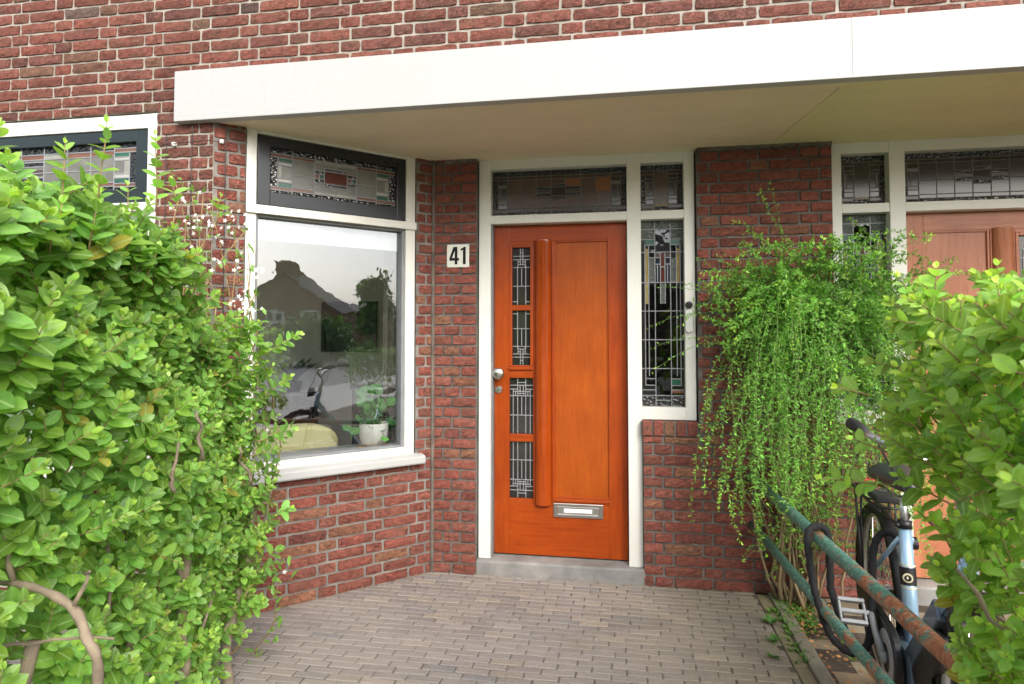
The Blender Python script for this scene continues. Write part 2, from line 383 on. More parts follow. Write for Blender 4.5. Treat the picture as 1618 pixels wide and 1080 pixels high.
def paving():
    r = random.Random(3); mb = MB(); L_, W = .151, .0495; j = .0035
    y = D + .02; row = 0
    while y > -.55:
        jy = 0 if y > 3.1 else .0011 * min(1, (3.1 - y) / .4); y0, y1 = y - W + jy, y - j - jy; off = (.5 if row % 2 else 0) * L_ + (r.random() - .5) * .05; x = -3.3 + off
        while x < .735:
            a, b = x, min(x + L_ - j, .738)
            x += L_
            # keep clear of the slanted bay wall and of the hedge bed
            if b - a < .03: continue
            if y1 > D + (b - JX) and b < JX: pass
            t = r.random()
            c = (.262, .230, .206) if t < .5 else (.232, .208, .194) if t < .82 else (.295, .255, .21) if t < .95 else (.20, .195, .196)
            k = .85 + r.random() * .3; c = tuple(q * k for q in c)
            dz = (r.random() - .5) * .003 - .0012 * max(0, (y - 3.3)); tl = (r.random() - .5) * .004; jx = lambda: (r.random() - .5) * .0042
            w = .0032
            jg = .0002 if y > 3.1 else .0002 + .0016 * min(1, (3.1 - y) / .4)
            a += jg; b -= jg
            o0 = [(a + jx(), y0 + jx(), -.010), (b + jx(), y0 + jx(), -.010), (b + jx(), y1 + jx(), -.010), (a + jx(), y1 + jx(), -.010)]
            t0 = [(a + w, y0 + w, dz - tl), (b - w, y0 + w, dz + tl), (b - w, y1 - w, dz + tl), (a + w, y1 - w, dz - tl)]
            mid = [(o0[i][0], o0[i][1], t0[i][2] - .003) for i in range(4)]
            fs = [(8, 9, 10, 11)]
            for i in range(4): n_ = (i + 1) % 4; fs += [(i, n_, 4 + n_, 4 + i), (4 + i, 4 + n_, 8 + n_, 8 + i)]
            mb.add(o0 + mid + t0, fs, 0, c)
        y -= W; row += 1
    # lengthwise course along the kerb
    yy = D - .03
    while yy > -.5:
        c = (.22, .18, .13) if r.random() < .6 else (.25, .22, .10); k = .85 + r.random() * .3
        mb.box(ident, (.744, yy - .195, -.01), (.803, yy, .001 + (r.random() - .5) * .003), 0, tuple(q * k for q in c)); yy -= .2
    # bricks of the neighbour's side
    y = D; row = 0
    while y > .2:
        x = .89 + (.5 if row % 2 else 0) * .21 - .2
        while x < 3.2:
            a, b = max(x, .885), x + .206; x += .21
            if b - a < .03: continue
            c = (.24, .13, .10) if r.random() < .6 else (.20, .15, .12); k = .8 + r.random() * .35
            mb.box(ident, (a, y - .098, -.03), (b, y, -.012 + (r.random() - .5) * .006), 0, tuple(q * k for q in c))
        y -= .102; row += 1
    mb.add([(-3.4, -.6, -.0045), (.744, -.6, -.0045), (.744, D + .06, -.0045), (-3.4, D + .06, -.0045)], [(0, 1, 2, 3)], 1)
    mb.add([(.88, .0, -.0215), (3.4, .0, -.0215), (3.4, D + .06, -.0215), (.88, D + .06, -.0215)], [(0, 1, 2, 3)], 1)
    o = mb.build('paving', [PAVER, SAND], recalc=False); o['kind'] = 'structure'; return o
# (soil slab sits under the paving)
paving()
KERBM = simple('kerb_concrete', (.24, .22, .17), .9, var=.25, nscale=6, bscale=130, bstr=.5)
mb = MB()
yy = D - .02
while yy > -.55: mb.box(ident, (.808, yy - .97, -.05), (.872, yy, .014)); yy -= .975
o = mb.build('kerb', KERBM, bevel=.006); struct(o)

# ================================================================== HOUSE
house = thing('terraced_house', 'red brick terraced house front with white canopy over two recessed front doors', 'house', (0, D, 0))
# ---- brickwork
brick_wall('upper_facade_wall', FP, [(-5.6, 5.4, 46 * CF, 76 * CF), (-5.6, -2.27, 44 * CF, 46 * CF), (-5.6, -2.403, 2.64, 44 * CF), (-2.403, -2.27, 43 * CF, 44 * CF)], house, MORTAR_L, pal_front, .12, .008, .11, seed=1, COURSE=CF, joint=.0085)
mb = MB(); mb.box(FP, (-5.6, -.30, 76 * CF), (5.4, .004, 6.2), 0, (.26, .08, .055)); mb.build('upper_storey_wall', BRICK, house)
brick_wall('facade_pier', FP, [(-2.40, CX, 0, 43 * CF)], house, MORTAR_L, pal_front, .12, .008, .11, seed=2, COURSE=CF, joint=.0085)
brick_wall('facade_parapet', FP, [(-5.6, -2.403, 0, .66)], house, MORTAR_L, pal_front, .02, .005, .11, seed=3, COURSE=CF)
A0, A1 = .124, 1.117       # window opening on the angled wall
brick_wall('angled_wall', AP, [(0.006, SMAX - .002, 0, 10 * COURSE), (0.006, A0 - .006, 10 * COURSE, ZS), (A1 + .006, SMAX - .002, 10 * COURSE, ZS), (A0 - .006, A1 + .006, 10 * COURSE, .672)], house, MORTAR_M, pal_back, .165, .008, .11, seed=4)
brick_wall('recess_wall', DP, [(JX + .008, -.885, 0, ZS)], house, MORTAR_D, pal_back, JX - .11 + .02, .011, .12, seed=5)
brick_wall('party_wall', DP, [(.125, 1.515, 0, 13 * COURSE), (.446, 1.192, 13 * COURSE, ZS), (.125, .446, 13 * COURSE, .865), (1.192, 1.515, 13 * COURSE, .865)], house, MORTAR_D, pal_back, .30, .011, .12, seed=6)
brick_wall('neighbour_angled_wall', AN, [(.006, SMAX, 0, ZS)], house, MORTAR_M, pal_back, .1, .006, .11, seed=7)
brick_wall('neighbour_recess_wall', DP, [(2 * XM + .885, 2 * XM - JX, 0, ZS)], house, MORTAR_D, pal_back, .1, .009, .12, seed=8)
brick_wall('neighbour_facade', FP, [(CXN, 5.4, 0, ZT)], house, MORTAR_L, pal_front, .1, .005, .11, seed=9)
# soldier sill of upright bricks under the sidelights
def soldier(x0, x1, nm):
    mb = MB(); r = random.Random(5); n = int(round((x1 - x0) / .064)); w = (x1 - x0) / n
    for i in range(n):
        c = pal_back(r); mb.box(DP, (x0 + i * w + .005, -.05, .872), (x0 + (i + 1) * w - .005, .012 + r.random() * .004, .955), 0, c)
    mb.box(DP, (x0 - .004, -.06, .866), (x1 + .004, .004, .952), 1)
    return mb.build(nm, [BRICK, MORTAR_D], house, bevel=.004)
soldier(.118, .440, 'brick_sill'); soldier(1.192, 1.515, 'brick_sill')
# dark mortar bead in the inner corner and ragged mortar line beneath the soffit
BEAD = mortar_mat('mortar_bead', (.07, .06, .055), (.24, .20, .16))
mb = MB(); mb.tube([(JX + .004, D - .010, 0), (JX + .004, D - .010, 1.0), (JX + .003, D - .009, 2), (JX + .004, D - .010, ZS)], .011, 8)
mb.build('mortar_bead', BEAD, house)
rr = random.Random(4)
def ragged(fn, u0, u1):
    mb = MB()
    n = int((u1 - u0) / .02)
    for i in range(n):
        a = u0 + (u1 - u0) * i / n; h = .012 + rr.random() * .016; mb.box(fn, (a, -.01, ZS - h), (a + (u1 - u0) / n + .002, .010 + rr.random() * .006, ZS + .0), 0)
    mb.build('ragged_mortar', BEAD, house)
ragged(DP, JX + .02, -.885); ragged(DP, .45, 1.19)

# ---- canopy
mb = MB()
mb.box(FP, (-2.262, -.002, ZS - .008), (5.3, .055, ZT)); mb.build('canopy_fascia', FASCIA, house, bevel=.003)
mb = MB(); x0, x1 = CX - .02, CXN + .02
mb.add([(CX + .0, F + .002, ZS), (CXN, F + .002, ZS), (2 * XM - JX + .05, D + .2, ZS), (JX - .05, D + .2, ZS), (CX, F + .002, ZT - .03), (CXN, F + .002, ZT - .03), (2 * XM - JX + .05, D + .2, ZT - .03), (JX - .05, D + .2, ZT - .03)],
       [(0, 1, 2, 3), (4, 7, 6, 5), (0, 4, 5, 1), (1, 5, 6, 2), (2, 6, 7, 3), (3, 7, 4, 0)])
mb.add([(CX - .004, F - .0015, ZS - .0045), (CXN, F - .0015, ZS - .0045), (CXN, F + .06, ZS - .0045), (CX + .06, F + .06, ZS - .0045)], [(0, 1, 2, 3)])
o = mb.build('canopy_soffit', SOFFIT, house)
mb = MB(); mb.tube([(.985, F - .0552, ZS), (.985, F - .0552, ZT)], .0011, 6); mb.build('fascia_joint', simple('fascia_joint_line', (.30, .30, .29), .9), house)
# hairline board joint
mb = MB(); mb.tube([(.98, F + .005, ZS - .001), (.86, D - .0, ZS - .001)], .002, 6); mb.build('soffit_joint', simple('soffit_joint_line', (.60, .54, .40), .9), house)

# ---- leaded panels
def leaded(fn, u0, u1, z0, z1, d, panes, vert, hori, base, parent, leadm=LEAD, lw=.006, name='leaded_glass', flip=False):
    """panes: (x0,x1,y0,y1,key), vert: (x,y0,y1), hori: (y,x0,x1); all 0..1 with y up"""
    W, H_ = u1 - u0, z1 - z0
    X = (lambda x: u1 - W * x) if flip else (lambda x: u0 + W * x)
    Z = lambda y: z0 + H_ * y
    mb = MB()
    mb.box(fn, (u0 - .004, d - .004, z0 - .004), (u1 + .004, d, z1 + .004), PK.index(base))
    for i, (a, b, c, e, k) in enumerate(panes):
        xa, xb = sorted((X(a), X(b))); mb.box(fn, (xa, d - .001, Z(c)), (xb, d + .0012 + .00003 * i, Z(e)), PK.index(k))
    g = mb.build(name, [P[k] for k in PK], parent)
    mb = MB(); h = lw / 2
    for (x, a, b) in vert: mb.box(fn, (X(x) - h, d + .0002, Z(a)), (X(x) + h, d + .0042, Z(b)))
    for (y, a, b) in hori:
        xa, xb = sorted((X(a), X(b))); mb.box(fn, (xa, d + .0002, Z(y) - h), (xb, d + .0048, Z(y) + h))
    mb.build('lead_cames', leadm, g, bevel=.0012)
    return g
def corner_motif(x0, x1, outer='l'):
    """small nested ornament in an end column of a transom light"""
    w = x1 - x0; f = (lambda t: x0 + w * t) if outer == 'l' else (lambda t: x1 - w * t)
    pn = [(f(0), f(.36), .14, .78, 'black'), (f(.36), f(1), .72, .80, 'green'), (f(.36), f(1), .64, .70, 'white'), (f(.36), f(.55), .36, .64, 'pale'), (f(.55), f(1), .36, .64, 'grey'), (f(.36), f(1), .27, .34, 'white'), (f(.36), f(1), .17, .26, 'green'),
          (f(0), f(1), .82, .88, 'brown'), (f(0), f(1), .08, .14, 'brown')]
    pn = [(min(a, b), max(a, b), c, d_, k) for a, b, c, d_, k in pn]
    vt = [(f(.36), .15, .80), (f(.55), .35, .64)]
    hz = [(y, min(f(.36), f(1)), max(f(.36), f(1))) for y in (.71, .64, .35, .265)] + [(y, x0, x1) for y in (.89, .81, .15, .075)]
    return pn, vt, hz
def transom_design(cols, centre, plain, strip, body):
    pn, vt, hz = [], [], []
    n = cols; e = [i / n for i in range(n + 1)]
    for i in range(1, n): vt += [(e[i], 0, .30), (e[i], .73, 1)] if centre == 'wide' and i == n // 2 else [(e[i], 0, 1)]
    for x0, x1, s in ((0, e[1], 'l'), (e[n - 1], 1, 'r')):
        a, b, c = corner_motif(x0, x1, s); pn += a; vt += b; hz += c
    for i in range(1, n - 1):
        pn += [(e[i], e[i + 1], .10, .88, body), (e[i], e[i + 1], .81, .88, strip), (e[i], e[i + 1], .10, .16, strip)]
        hz += [(.885, e[i], e[i + 1]), (.81, e[i], e[i + 1]), (.17, e[i], e[i + 1]), (.09, e[i], e[i + 1])]
        if i in plain: hz += [(.46, e[i], e[i + 1])]
    if centre == 'wide':      # red block across the two middle columns
        m = .5; w = e[1]
        pn += [(m - .55 * w, m + .55 * w, .36, .66, 'red'), (m - .55 * w, m + .55 * w, .66, .72, 'black'), (m - .55 * w, m + .55 * w, .31, .36, 'black')]
        vt += [(m - .55 * w, .30, .73), (m + .55 * w, .30, .73)]; hz += [(.73, m - .55 * w, m + .55 * w), (.66, m - .55 * w, m + .55 * w), (.37, m - .55 * w, m + .55 * w), (.30, m - .55 * w, m + .55 * w)]
        for s in (-1, 1):
            a, b = sorted((m + s * w, m + s * .55 * w))
            pn += [(a, b, .58, .64, 'black'), (a, b, .48, .55, 'brown'), (a, (a + b) / 2, .48, .55, 'green'), (a, b, .38, .44, 'black')]
            hz += [(y, a, b) for y in (.65, .57, .46, .37)]; vt += [((a + b) / 2, .46, .57)]
    else:                      # nine columns: block in the middle column, stripes beside it
        k = n // 2
        pn += [(e[k], e[k + 1], .44, .62, 'dark'), (e[k], e[k + 1], .64, .68, 'black'), (e[k], e[k + 1], .37, .42, 'black')]
        hz += [(y, e[k], e[k + 1]) for y in (.69, .63, .43, .36)]
        for q in (k - 1, k + 1):
            pn += [(e[q], e[q + 1], .57, .62, 'black'), (e[q], e[q + 1], .51, .55, 'dkbrown'), (e[q], e[q + 1], .43, .48, 'black')]
            hz += [(y, e[q], e[q + 1]) for y in (.63, .56, .50, .42)]
    return pn, vt, hz

def frame_obj(fn, bars, parent, m=WHITE, name='frame', bevel=.003):
    mb = MB()
    for (a, b) in bars: mb.box(fn, a, b)
    return mb.build(name, m, parent, bevel=bevel)

def quad(mb, fn, u0, u1, d, z0, z1): mb.add([fn(u0, d, z0), fn(u1, d, z0), fn(u1, d, z1), fn(u0, d, z1)], [(0, 1, 2, 3)])
# ---- angled bay window
win = MB(); d0, d1 = -.065, -.005
win.box(AP, (A0, d0, .735), (A0 + .062, d1, ZS)); win.box(AP, (A1 - .052, d0, .735), (A1, d1, ZS))
win.box(AP, (A0 + .062, d0, 2.548), (A1 - .052, d1 - .002, ZS)); win.box(AP, (A0 + .062, d0, .735), (A1 - .052, d1 - .002, .780))
bay = win.build('bay_window', WHITE, house, bevel=.003); bay['label'] = 'bay window with leaded top light in a dark sash'
frame_obj(AP, [((A0 - .002, d0 + .004, 2.112), (A1 + .002, d1 + .018, 2.158))], bay, name='transom_bar')
frame_obj(AP, [((A0 + .062, -.085, .780), (A0 + .082, -.020, 2.112)), ((A1 - .067, -.085, .780), (A1 - .052, -.020, 2.112)), ((A0 + .082, -.085, .780), (A1 - .067, -.022, .792)), ((A0 + .082, -.085, 2.098), (A1 - .067, -.022, 2.112))], bay, GREYP, 'inner_bead')
# sash of the top light
u0, u1, z0, z1 = A0 + .068, A1 - .056, 2.164, 2.544
gu0, gu1, gz0, gz1 = u0 + .055, u1 - .068, 2.240, 2.488
sash = frame_obj(AP, [((u0, -.05, z0), (gu0, -.008, z1)), ((gu1, -.05, z0), (u1, -.008, z1)), ((gu0, -.05, z0), (gu1, -.0085, gz0)), ((gu0, -.05, gz1), (gu1, -.0085, z1))], bay, SASH, 'sash')
pn, vt, hz = transom_design(6, 'wide', (1, 4), 'brown', 'grey')
for i in (2, 3): pn += [(i / 6, (i + 1) / 6, .81, .88, 'pale'), (i / 6, (i + 1) / 6, .10, .16, 'pale')]
leaded(AP, gu0, gu1, gz0, gz1, -.036, pn, vt, hz, 'black', bay, LEAD, .0065)
mb = MB(); quad(mb, AP, A0 + .08, A1 - .065, -.060, .790, 2.100); mb.build('window_pane', GLASS, bay)
# outer sill
mb = MB()
prof = [(-.04, .742), (.030, .735), (.062, .728), (.066, .722), (.066, .690), (.060, .680), (-.04, .676)]
us = (A0 - .045, A1 + .10)
vs = [AP(u, d, z) for u in us for d, z in prof]; k = len(prof)
mb.add(vs, [tuple(range(k)), tuple(range(2 * k - 1, k - 1, -1))] + [(i, (i + 1) % k, k + (i + 1) % k, k + i) for i in range(k)])
mb.build('outer_sill', FASCIA, bay, bevel=.003)
# inside: sill board, blind box, curtain
frame_obj(AP, [((-.05, -.34, .745), (SMAX + .1, -.09, .772))], bay, simple('grey_sill_board', (.42, .43, .42), .35), 'sill_board')
frame_obj(AP, [((A0 + .07, -.125, 1.985), (A1 - .05, -.095, 2.10))], bay, simple('blind_fabric', (.72, .74, .75), .7), 'roller_blind')
mb = MB(); n = 40
for i in range(n):
    a = -.02 + .24 * i / n; b = -.02 + .24 * (i + 1) / n; f = lambda t: -.26 + .022 * math.sin(t * 170) + .01 * math.sin(t * 61)
    mb.add([AP(a, f(a), .785), AP(b, f(b), .785), AP(b, f(b), 2.45), AP(a, f(a), 2.45)], [(0, 1, 2, 3)])
mb.build('curtain', simple('curtain_cloth', (.20, .18, .15), .9), bay, smooth=True, recalc=False)

# ---- front window (left, mostly behind the hedge)
win = MB()
FX0, FX1 = -5.0, -2.403
win.box(FP, (FX1 - .056, -.07, .70), (FX1, -.004, 2.632)); win.box(FP, (FX0, -.07, .70), (FX0 + .056, -.004, 2.632))
win.box(FP, (FX0 + .056, -.07, 2.556), (FX1 - .056, -.006, 2.632)); win.box(FP, (FX0 + .056, -.07, .70), (FX1 - .056, -.006, .755))
fw = win.build('front_window', WHITE, house, bevel=.003); fw['label'] = 'wide front window with leaded top light behind the hedge'
frame_obj(FP, [((FX0, -.066, 2.112), (FX1, .010, 2.158))], fw, name='transom_bar')
frame_obj(FP, [((-3.72, -.06, .755), (-3.66, -.008, 2.112))], fw, name='mullion')
u0, u1, z0, z1 = FX0 + .06, FX1 - .060, 2.162, 2.552
gu0, gu1, gz0, gz1 = u0 + .06, u1 - .072, 2.235, 2.490
frame_obj(FP, [((u0, -.05, z0), (gu0, -.012, z1)), ((gu1, -.05, z0), (u1, -.012, z1)), ((gu0, -.05, z0), (gu1, -.0125, gz0)), ((gu0, -.05, gz1), (gu1, -.0125, z1))], fw, SASHG, 'sash')
nc = 16; e = [i / nc for i in range(nc + 1)]
pn, vt, hz = [], [], []
for i in range(1, nc): vt.append((e[i], 0, 1))
for i in range(1, nc - 1):
    pn += [(e[i], e[i + 1], .16, .80, 'grey'), (e[i], e[i + 1], .74, .84, 'brown' if i % 4 else 'pale'), (e[i], e[i + 1], .12, .18, 'brown')]
    hz += [(.85, e[i], e[i + 1]), (.74, e[i], e[i + 1]), (.18, e[i], e[i + 1]), (.10, e[i], e[i + 1]), (.45, e[i], e[i + 1])]
for i in (5, 10, 11): pn += [(e[i], e[i + 1], .60, .68, 'black'), (e[i], e[i + 1], .40, .52, 'dkbrown'), (e[i], e[i + 1], .26, .34, 'black')]; hz += [(y, e[i], e[i + 1]) for y in (.69, .59, .35, .25)]
for x0, x1, s in ((0, e[1], 'l'), (e[nc - 1], 1, 'r')):
    a, b, c = corner_motif(x0, x1, s); pn += a; vt += b; hz += c
leaded(FP, gu0, gu1, gz0, gz1, -.034, pn, vt, hz, 'black', fw, LEADW, .0065)
mb = MB(); quad(mb, FP, FX0 + .056, -3.72, -.052, .755, 2.112); quad(mb, FP, -3.66, FX1 - .056, -.052, .755, 2.112); mb.build('window_pane', GLASS, fw)
mb = MB(); mb.box(FP, (FX0 - .04, -.04, .664), (FX1 + .04, .06, .698)); mb.build('outer_sill', FASCIA, fw, bevel=.005)

# ---- door frames, doors
OFF = -.04                    # frame face behind the brick face
def door_set(sx, neighbour):
    """sx maps the x of number 41 onto its own wall (identity or mirror)"""
    fn = (lambda u, d, z: DP(sx(u), d, z))
    fr = MB(); f0, f1 = -.17, OFF
    L0, L1, M0, M1, R0, R1 = -.878, -.803, .040, .123, .376, .437
    fr.box(fn, (L0, f0, .085), (L1, f1, ZS)); fr.box(fn, (M0, f0, .085), (M1, f1, ZS)); fr.box(fn, (R0, f0, .958), (R1, f1, ZS))
    fr.box(fn, (L1, f0, 2.503), (M0, f1 - .002, ZS)); fr.box(fn, (M1, f0, 2.503), (R0, f1 - .002, ZS))
    fr.box(fn, (L1, f0, 2.160), (M0, f1 - .003, 2.213)); fr.box(fn, (M1, f0, 2.160), (R0, f1 - .003, 2.213)); fr.box(fn, (M1, f0, .958), (R0, f1 - .003, 1.032))
    dw = fr.build('door_frame', WHITE, house, bevel=.003)
    frame_obj(fn, [((L1, -.155, .10), (L1 + .010, OFF - .012, 2.158))], dw, GREYP, 'reveal_strip')  # grey strip on the frame reveal beside the door leaf
    # transom light of nine columns
    body, strip = ('mid', 'dkbrown') if not neighbour else ('smoke', 'dark')
    pn, vt, hz = transom_design(9, 'narrow', (1, 2, 6, 7), strip, body)
    pn = [(a, b, c, e, {'white': 'grey', 'pale': 'smoke', 'green': 'dark', 'brown': 'dkbrown', 'grey': 'smoke'}.get(k, k)) for a, b, c, e, k in pn]
    if not neighbour: pn += [(5 / 9, 6 / 9, .64, .80, 'orange'), (7 / 9, 8 / 9, .5, .80, 'orange')]
    leaded(fn, L1 + .002, M0 - .002, 2.216, 2.500, -.105, pn, vt, hz, 'black', dw, simple('dull_came', (.12, .12, .115), .6, .2), .0055, 'transom_light')
    # upper sidelight of three columns
    pn, vt, hz = [], [(.32, 0, 1), (.66, 0, 1)], []
    for x0, x1, s in ((0, .32, 'l'), (.66, 1, 'r')):
        a, b, c = corner_motif(x0, x1, s); pn += [(q[0], q[1], q[2], q[3], {'white': 'smoke', 'pale': 'mid', 'green': 'dark', 'brown': 'dkbrown', 'grey': 'smoke'}.get(q[4], q[4])) for q in a]; vt += b; hz += c
    pn += [(.32, .66, .12, .86, body), (.32, .66, .13, .155, 'yellow')]; hz += [(.5, .32, .66), (.88, .32, .66), (.11, .32, .66)]
    leaded(fn, M1 + .002, R0 - .002, 2.216, 2.500, -.105, pn, vt, hz, 'black', dw, simple('dull_came_side', (.13, .13, .125), .6, .2), .0055, 'side_transom_light')
    # tall sidelight
    X = dict(a=.09, b=.18, c=.33, d=.70, e=.84, f=.93)
    rows = [0, .055, .09, .125, .165, .40, .555, .71, .84 - .005, 1]
    pn = [(0, .09, .09, .92, 'dark'), (.93, 1, .09, .92, 'dark'), (0, 1, .955, 1, 'silver'), (0, .33, .90, .955, 'silver'), (.70, 1, .90, .955, 'silver'),
          (.09, .33, .865, .90, 'green'), (.70, .93, .865, .90, 'green'), (.09, .18, .55, .85, 'yellow'), (.84, .93, .66, .85, 'yellow'),
          (.18, .33, .665, .80, 'silver'), (.70, .84, .665, .80, 'silver'),
          (.46, .57, .74, .825, 'red'), (.46, .57, .665, .74, 'red'), (.33, .46, .80, .822, 'dkbrown'), (.57, .70, .80, .822, 'dkbrown'), (.33, .46, .77, .79, 'blue'), (.57, .70, .77, .79, 'blue'),
          (.33, .385, .665, .76, 'blue'), (.40, .455, .665, .76, 'blue'), (.575, .62, .665, .76, 'blue'), (.64, .695, .665, .76, 'blue'), (.47, .56, .55, .66, 'silver'),
          (.0, .33, .07, .09, 'dark'), (.7, 1, .07, .09, 'brown'), (0, .33, 0, .055, 'black'), (.70, 1, 0, .055, 'black'), (.33, .70, 0, .04, 'black'), (.7, .93, .115, .14, 'green')]
    vt = [(.33, 0, 1), (.70, 0, 1), (.09, .11, .87), (.93, .11, .87), (.18, .16, .87), (.84, .16, .87), (.46, .55, .825), (.57, .55, .825), (.39, .665, .765), (.63, .665, .765)]
    hz = [(.83, 0, 1), (.665, 0, 1), (.51, 0, 1), (.355, 0, 1), (.20, 0, 1), (.955, 0, 1), (.90, 0, .33), (.90, .70, 1), (.87, .09, .33), (.87, .70, .93), (.75, .46, .57), (.80, .33, .46), (.80, .57, .70), (.765, .33, .46), (.765, .57, .70),
          (.70 + .10, .18, .33), (.145, .09, .33), (.145, .70, .93), (.11, .09, .33), (.11, .70, .93), (.085, 0, .33), (.085, .70, 1), (.055, 0, 1), (.03, .33, .70)]
    leaded(fn, M1 + .002, R0 - .002, 1.034, 2.158, -.105, pn, vt, hz, 'clear', dw, LEAD, .0065, 'side_light')
    # threshold
    mb = MB(); mb.box(fn, (L0 - .008, -.20, -.02), (M1 + .012, .006, .088)); 
    th = mb.build('door_step', simple('worn_grey_stone', (.25, .245, .235), .85, var=.35, nscale=5, bscale=90, bstr=.6), house, bevel=.012)
    # ---- the door leaf
    dx0, dx1, dz0, dz1 = -.791, .036, .098, 2.156
    V, H_, PN = (WOODV, WOODH, WOODP) if not neighbour else (WOODN, WOODNL, WOODN)
    db, df = -.155, -.112        # back and front of the leaf
    S0, S1 = -.696, -.545        # slot of the leaded slits
    leaf = MB()
    leaf.box(fn, (dx0, db, dz0), (S0, df, dz1)); leaf.box(fn, (-.077, db, dz0), (dx1, df, dz1)); leaf.box(fn, (S1, db, .41), (-.404, df - .001, 2.055))
    leaf.box(fn, (S0, db, dz0), (-.077, df - .0008, .41), 1); leaf.box(fn, (S0, db, 2.055), (-.077, df - .0008, dz1), 1)
    leaf.box(fn, (S0, db, .41), (S1, df - .0016, .440), 1); leaf.box(fn, (S0, db, .794), (S1, df - .0016, .841), 1); leaf.box(fn, (S0, db, 1.192), (S1, df - .0016, 1.262), 1); leaf.box(fn, (S0, db, 2.035), (S1, df - .0016, 2.055), 1)
    leaf.box(fn, (-.404, db, .41), (-.077, df - .0016, .462), 1); leaf.box(fn, (-.404, db, 2.044), (-.077, df - .0016, 2.055), 1)
    door = leaf.build('front_door', [V, H_], house, bevel=.002)
    door['label'] = 'orange varnished front door with four leaded slits' if not neighbour else 'faded brown front door beyond the shrub'
    mb = MB(); mb.box(fn, (-.404, db + .006, .462), (-.077, df - .012, 2.044)); mb.build('door_panel', PN, door)
    mb = MB()
    mb.box(fn, (-.412, df - .002, .432), (-.070, df + .006, .448), 1)
    mb.build('panel_moulding', [V, H_], door, bevel=.003)
    # half-round post
    mb = MB(); n = 20; cx, rr_ = -.481, .053
    prof = [(.400, .0), (.404, .80), (.412, 1.0), (2.040, 1.0), (2.046, 1.04), (2.060, 1.02), (2.064, .9), (2.066, 0)]
    for (z, k) in prof:
        for i in range(n + 1):
            a = math.pi * i / n; mb.v.append(tuple(fn(cx - rr_ * k * math.cos(a), df - .002 + .040 * k * math.sin(a), z)))
    for i in range(len(prof) - 1):
        for j in range(n): q = i * (n + 1) + j; mb.f.append([q, q + 1, q + n + 2, q + n + 1]); mb.m.append(0); mb.c.append((1, 1, 1))
    mb.build('half_round_post', V if neighbour else WOODG, door, smooth=True, recalc=False).modifiers.new('es', 'EDGE_SPLIT').split_angle = R(40)
    frame_obj(fn, [((S1 + .004, df - .002, .412), (S1 + .010, df + .006, 2.05)), ((-.424, df - .002, .412), (-.417, df + .006, 2.05))], door, V, 'post_bead', .002)
    # moulding round the upper pair of slits
    frame_obj(fn, [((S0, df - .020, 1.262), (S0 + .018, df + .004, 2.035)), ((S1 - .018, df - .020, 1.262), (S1, df + .004, 2.035)), ((S0 + .018, df - .020, 2.017), (S1 - .018, df + .0035, 2.035)),
                   ((S0 - .004, df - .018, 1.243), (S1 + .002, df + .012, 1.262)), ((S0 + .018, df - .020, 1.262), (S1 - .018, df + .001, 1.272)), ((S0 + .018, df - .025, 1.618), (S1 - .018, df + .002, 1.652))], door, V, 'slit_moulding', .003)
    def slit(z0, z1, wide, up):
        a, b = (S0, S1) if wide else (S0 + .018, S1 - .018); T = (lambda y: y) if up else (lambda y: 1 - y)
        if not wide:
            vt = [(.27, 0, .70), (.73, 0, .70), (.43, .70, 1), (.57, .70, 1), (.5, .33, .64), (.3, .66, .80), (.7, .66, .80)]
            hz = [(.055, 0, .27), (.055, .73, 1), (.33, 0, 1), (.66, 0, 1), (.80, 0, 1), (.86, 0, 1), (.76, .27, .43), (.76, .57, .73), (.71, .27, .73), (.92, .43, .57)]
        else:
            vt = [(.14, 0, .80), (.86, 0, .80), (.33, 0, 1), (.67, 0, 1), (.5, .33, .66), (.43, .70, .86), (.57, .70, .86), (.24, .68, .76), (.76, .68, .76)]
            hz = [(.33, 0, 1), (.68, 0, 1), (.80, 0, .33), (.80, .67, 1), (.87, 0, 1), (.92, .33, .67), (.76, .14, .86), (.72, .33, .67)]
        vt = [(x, *sorted((T(p), T(q)))) for x, p, q in vt]; hz = [(T(y), p, q) for y, p, q in hz]
        leaded(fn, a, b, z0, z1, df - .024, [(.27, .73, *sorted((T(.02), T(.32))), 'smoke')], vt, hz, 'dark', door, LEADW, .0055, 'leaded_slit')
    slit(1.654, 2.015, False, True); slit(1.274, 1.616, False, False); slit(.842, 1.190, True, True); slit(.442, .792, True, False)
    STEEL = simple('brushed_steel', (.62, .60, .56), .28, 1.0, var=.08, bstr=.03)
    # letter box
    if not neighbour:
        mb = MB(); mb.box(fn, (-.418, df - .001, .338), (-.113, df + .007, .424)); lb = mb.build('letter_box', STEEL, door, bevel=.003)
        mb = MB(); mb.box(fn, (-.395, df + .006, .352), (-.140, df + .009, .405)); mb.box(fn, (-.392, df + .008, .352), (-.143, df + .018, .360)); mb.build('letter_flap', simple('flap_steel', (.50, .49, .47), .35, .9), lb, bevel=.002)
        mb = MB(); mb.box(fn, (-.352, df + .0086, .370), (-.180, df + .0105, .394)); mb.build('paper_label', simple('white_paper', (.82, .82, .80), .7, bstr=0), lb)
    # knob and lock
    def yrev(x, z): return lambda a, b, h: fn(x + a, df + h, z + b)
    mb = MB(); mb.lathe([(.0, 0), (.030, 0), (.030, .004), (.012, .007), (.011, .028), (.022, .034), (.034, .044), (.037, .054), (.034, .062), (.022, .068), (.0, .070)], yrev(-.758, 1.222), 36)
    mb.build('door_knob', STEEL, door, smooth=True)
    mb = MB(); mb.lathe([(.0, 0), (.024, 0), (.024, .006), (.020, .010), (.009, .011), (.009, .014), (0, .014)], yrev(-.764, 1.118), 30); mb.box(fn, (-.7655, df + .013, 1.112), (-.7625, df + .0155, 1.124), 1)
    mb.build('cylinder_lock', [STEEL, P['dark']], door, smooth=False)
